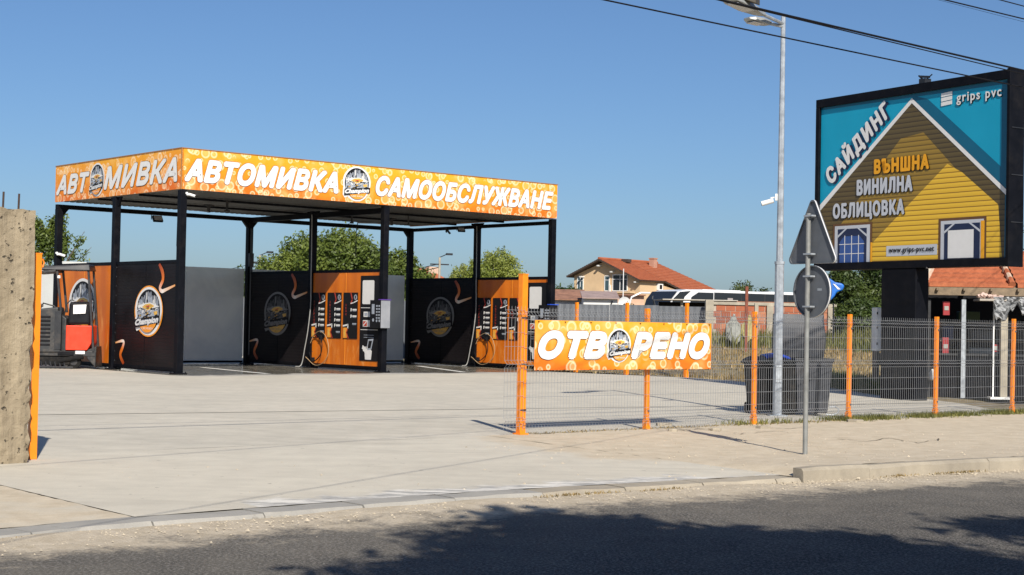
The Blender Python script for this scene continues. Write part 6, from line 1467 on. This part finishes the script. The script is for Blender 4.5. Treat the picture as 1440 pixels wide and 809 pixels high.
def tree(x, y, z, H, R, base, n, size, m, lb, nb=10, flat=1.0, group=None, seed=1, ry=1.0, extra=()):
    rng = random.Random(seed); t = thing('tree', (x, y, z), 0, lb, 'tree', group); blobs = []
    ch = (H-base)/2; cz = base+ch
    for k in range(nb):
        a = rng.uniform(0, 2*PI); e = rng.uniform(-.75, .95); q = math.sqrt(max(0, 1-e*e))*rng.uniform(.45, .72); s = rng.uniform(.30, .46)
        blobs.append((math.cos(a)*R*q, math.sin(a)*R*q*ry, cz+e*ch*.66, R*s, R*s, min(R, ch*1.3)*s*flat))
    blobs.append((0, 0, cz, R*.5, R*.5*ry, ch*.5)); blobs += list(extra)
    limb_set(blobs, base, t, R*.07); leaves('crown', blobs, n, size, m, t); return t
def tpx(px, Y): p = at(px, 440, Y); return p.x, p.y
x, y = tpx(452, 88); tree(x, y, 0, 7.0, 4.0, .8, 56000, .13, leaf_mid, 'broad dense round-crowned tree filling the gap behind the middle wash bay', 18, seed=4)
x, y = tpx(560, 92); tree(x, y, 0, 5.9, 2.3, .7, 18000, .13, leaf_mid, 'smaller dark tree just right of the broad one behind the bays', 9, seed=8)
x, y = tpx(516, 94); tree(x, y, 0, 5.9, 1.9, .8, 12000, .13, leaf_mid, 'tree crown between the broad tree and the smaller one behind the bays', 8, seed=9)
x, y = tpx(322, 78); tree(x, y, 0, 4.15, 1.7, .6, 9000, .11, leaf_dark, 'low bushy tree seen over the smoky sheet of the left bay', 8, seed=10)
x, y = tpx(282, 80); tree(x, y, 0, 3.9, 1.2, .5, 6000, .11, leaf_dark, 'low shrub-like tree at the left of the bushy one behind the left bay', 6, seed=19)
x, y = tpx(685, 76); t = tree(x, y, 0, 5.45, 2.15, .6, 26000, .075, leaf_pale, 'pale yellow-green willow-like tree behind the right wash bay', 14, seed=12, extra=[(-1.35, 0, 2.9, .9, .8, .9), (1.25, 0, 3.0, .85, .8, .95)])
mb = MB()     # upright twigs of the willow
tw = []
for k in range(60):
    a = random.uniform(-1.7, 1.7); zz = 4.8-abs(a)*.7; p = Vector((a, random.uniform(-.8, .8), zz-.7)); e = p+Vector((a*.22+random.uniform(-.15, .15), 0, random.uniform(.5, 1.1))); tw.append((p, e)); mb.tube([p, e], .012, 4, r1=.004)
mb.build('twigs', bark, t)['kind'] = 'stuff'; leaves('twig_leaves', [((p.lerp(e, .75)).x, p.y, p.lerp(e, .7).z, .08, .08, .30) for p, e in tw], 5000, .06, leaf_pale, t)
x, y = tpx(787, 125); tree(x, y, 0, 5.1, 2.0, .6, 9000, .16, leaf_dark, 'dark green tree between the canopy corner post and the yellow house', 8, seed=14)
x, y = tpx(770, 130); tree(x, y, 0, 4.6, 1.8, .6, 6000, .16, leaf_dark, 'small dark tree just behind the far right canopy post', 6, seed=15)
for i, (px, Y, H, R, lb) in enumerate(((985, 175, 5.6, 1.8, 'small far tree beside the lower end of the house roof'), (1027, 165, 5.6, 2.0, 'far tree left of the pair above the coach roof'), (1052, 165, 6.3, 2.6, 'far tree right of the pair above the coach roof'), (1012, 175, 5.2, 1.8, 'lowest far tree above the coach roof'), (1128, 170, 5.0, 2.0, 'far tree hidden behind the round sign'))):
    x, y = tpx(px, Y); tree(x, y, 0, H, R, .8, 6500, .2, leaf_far, lb, 7, seed=20+i)
for i, (px, Y, H, R, lb) in enumerate(((1196, 64, 4.5, 1.25, 'dark bushy tree immediately right of the round sign'), (1222, 66, 5.3, 1.7, 'dark bushy tree against the left of the billboard column'), (1262, 68, 5.6, 2.0, 'dark tree hidden behind the billboard column'), (1330, 70, 5.0, 2.0, 'dark tree behind the kiosk roof'), (1160, 72, 2.9, 1.3, 'low bush just past the end of the brick wall'), (1213, 60, 2.6, 1.2, 'low bush in the weeds between the sign and the billboard'), (1184, 66, 3.0, 1.2, 'rounded bush behind the weeds right of the wall end'))):
    x, y = tpx(px, Y); tree(x, y, .6, H-.6, R, .2, 17000, .085, leaf_dark, lb, 12, seed=30+i)
x, y = tpx(1490, 60); tree(x, y, 0, 7.0, 1.9, 1.2, 12000, .09, leaf_dark, 'tall dark tree showing at the right edge behind the billboard', 10, seed=40)
x, y = tpx(886, 84); tree(x, y, 0, 3.0, .5, 1.6, 700, .08, leafmat('dry_leaves', (.25, .15, .05), (.35, .24, .08)), 'small half-dry sapling beside the white satellite dish', 4, seed=41)
# feathery tree at the left with bare upward branches
x, y = tpx(72, 62); t = thing('tree', (x, y, 0), 0, 'feathery sparse tree behind the pillar with bare twigs reaching right', 'tree'); mb = MB(); lb_ = []
mb.tube([(0, 0, 0), (.1, 0, 1.5), (.2, 0, 2.4)], [.16, .13, .1], 8)
for (dx, z1, br) in ((-.9, 5.6, 0), (-.5, 5.2, 0), (-.1, 5.6, 0), (.35, 5.9, 0), (-1.3, 4.9, 0), (.9, 4.3, 1), (1.35, 4.9, 1), (1.45, 4.3, 1), (1.3, 3.9, 1), (1.6, 3.5, 2), (.9, 3.4, 2), (-.8, 3.4, 2), (.3, 3.4, 2), (1.5, 3.15, 2), (.6, 4.9, 0), (-1.6, 3.9, 0)):
    p0 = Vector((.15, 0, 2.2)); e = Vector((dx, random.uniform(-.4, .4), z1)); mid = p0.lerp(e, .5)+Vector((-.1*dx, 0, .12)); mb.tube([p0, mid, e], [.04, .025, .008], 5)
    for k in range(7):
        q = p0.lerp(e, .35+.6*k/7) if k > 3 else mid.lerp(e, k/4); w_ = (.20, .09, .26)[br]
        if br == 1 and k < 5 and k != 0: continue
        lb_.append((q.x, q.y, q.z, w_, w_, w_*(.7 if br == 2 else 1.1)))
mb.build('trunk', bark, t, smooth=True); leaves('crown', lb_, 13000, .085, leaf_mid, t, shell=.1)
# long far hedge line closing the horizon behind everything
HB = []
for k in range(46):
    px = -500+k*52; p = at(px, 440, 230+12*math.sin(k*1.7)); HB.append((p.x, p.y, 1.2, 5.2, 3, 2.2+.7*math.sin(k*2.3)))
o = leaves('far_tree_line', HB, 42000, .45, leaf_far, None); o['kind'] = 'stuff'; tag(o, 'low far line of trees along the horizon', 'tree line')
# roadside tree on the near side: its crown is above and behind the viewpoint, its shadow falls on the road
st = thing('roadside_tree', (6.2, -2.6, -.1), 0, 'roadside tree on the near side of the road casting shade on the asphalt', 'tree')
def shb(sx, sy, z, r, rz=None): return (sx+.337*z-6.2, sy-1.283*z+2.6, z, r, r*.95, rz or r*.55)
SBL = [shb(1.3, 10.2, 7.0, 1.35), shb(2.6, 10.9, 7.1, 1.1), shb(2.9, 9.5, 6.9, 1.2), shb(.5, 11.6, 7.2, .95), shb(1.9, 11.5, 7.1, .8), shb(4.4, 9.6, 7.0, 1.4), shb(-.1, 10.4, 6.8, .65), shb(4.35, 12.75, 7.4, .7, .25), shb(6.6, 12.2, 7.3, 1.3), shb(5.6, 9.8, 7.0, 1.6), shb(3.2, 8.4, 6.8, 1.9), shb(7.5, 10.0, 7.2, 1.8), shb(1.6, 8.3, 6.8, 1.6), shb(.1, 12.95, 7.3, .40, .15), shb(.8, 12.7, 7.3, .35, .12), shb(1.5, 12.2, 7.2, .42, .15), shb(2.5, 12.1, 7.2, .35, .12), shb(-.4, 11.4, 7.0, .35, .15), shb(-.9, 10.0, 6.8, .35, .2)]
limb_set(SBL, 3.6, st, .2); leaves('crown', SBL, 36000, .15, leaf_mid, st, shell=.35)
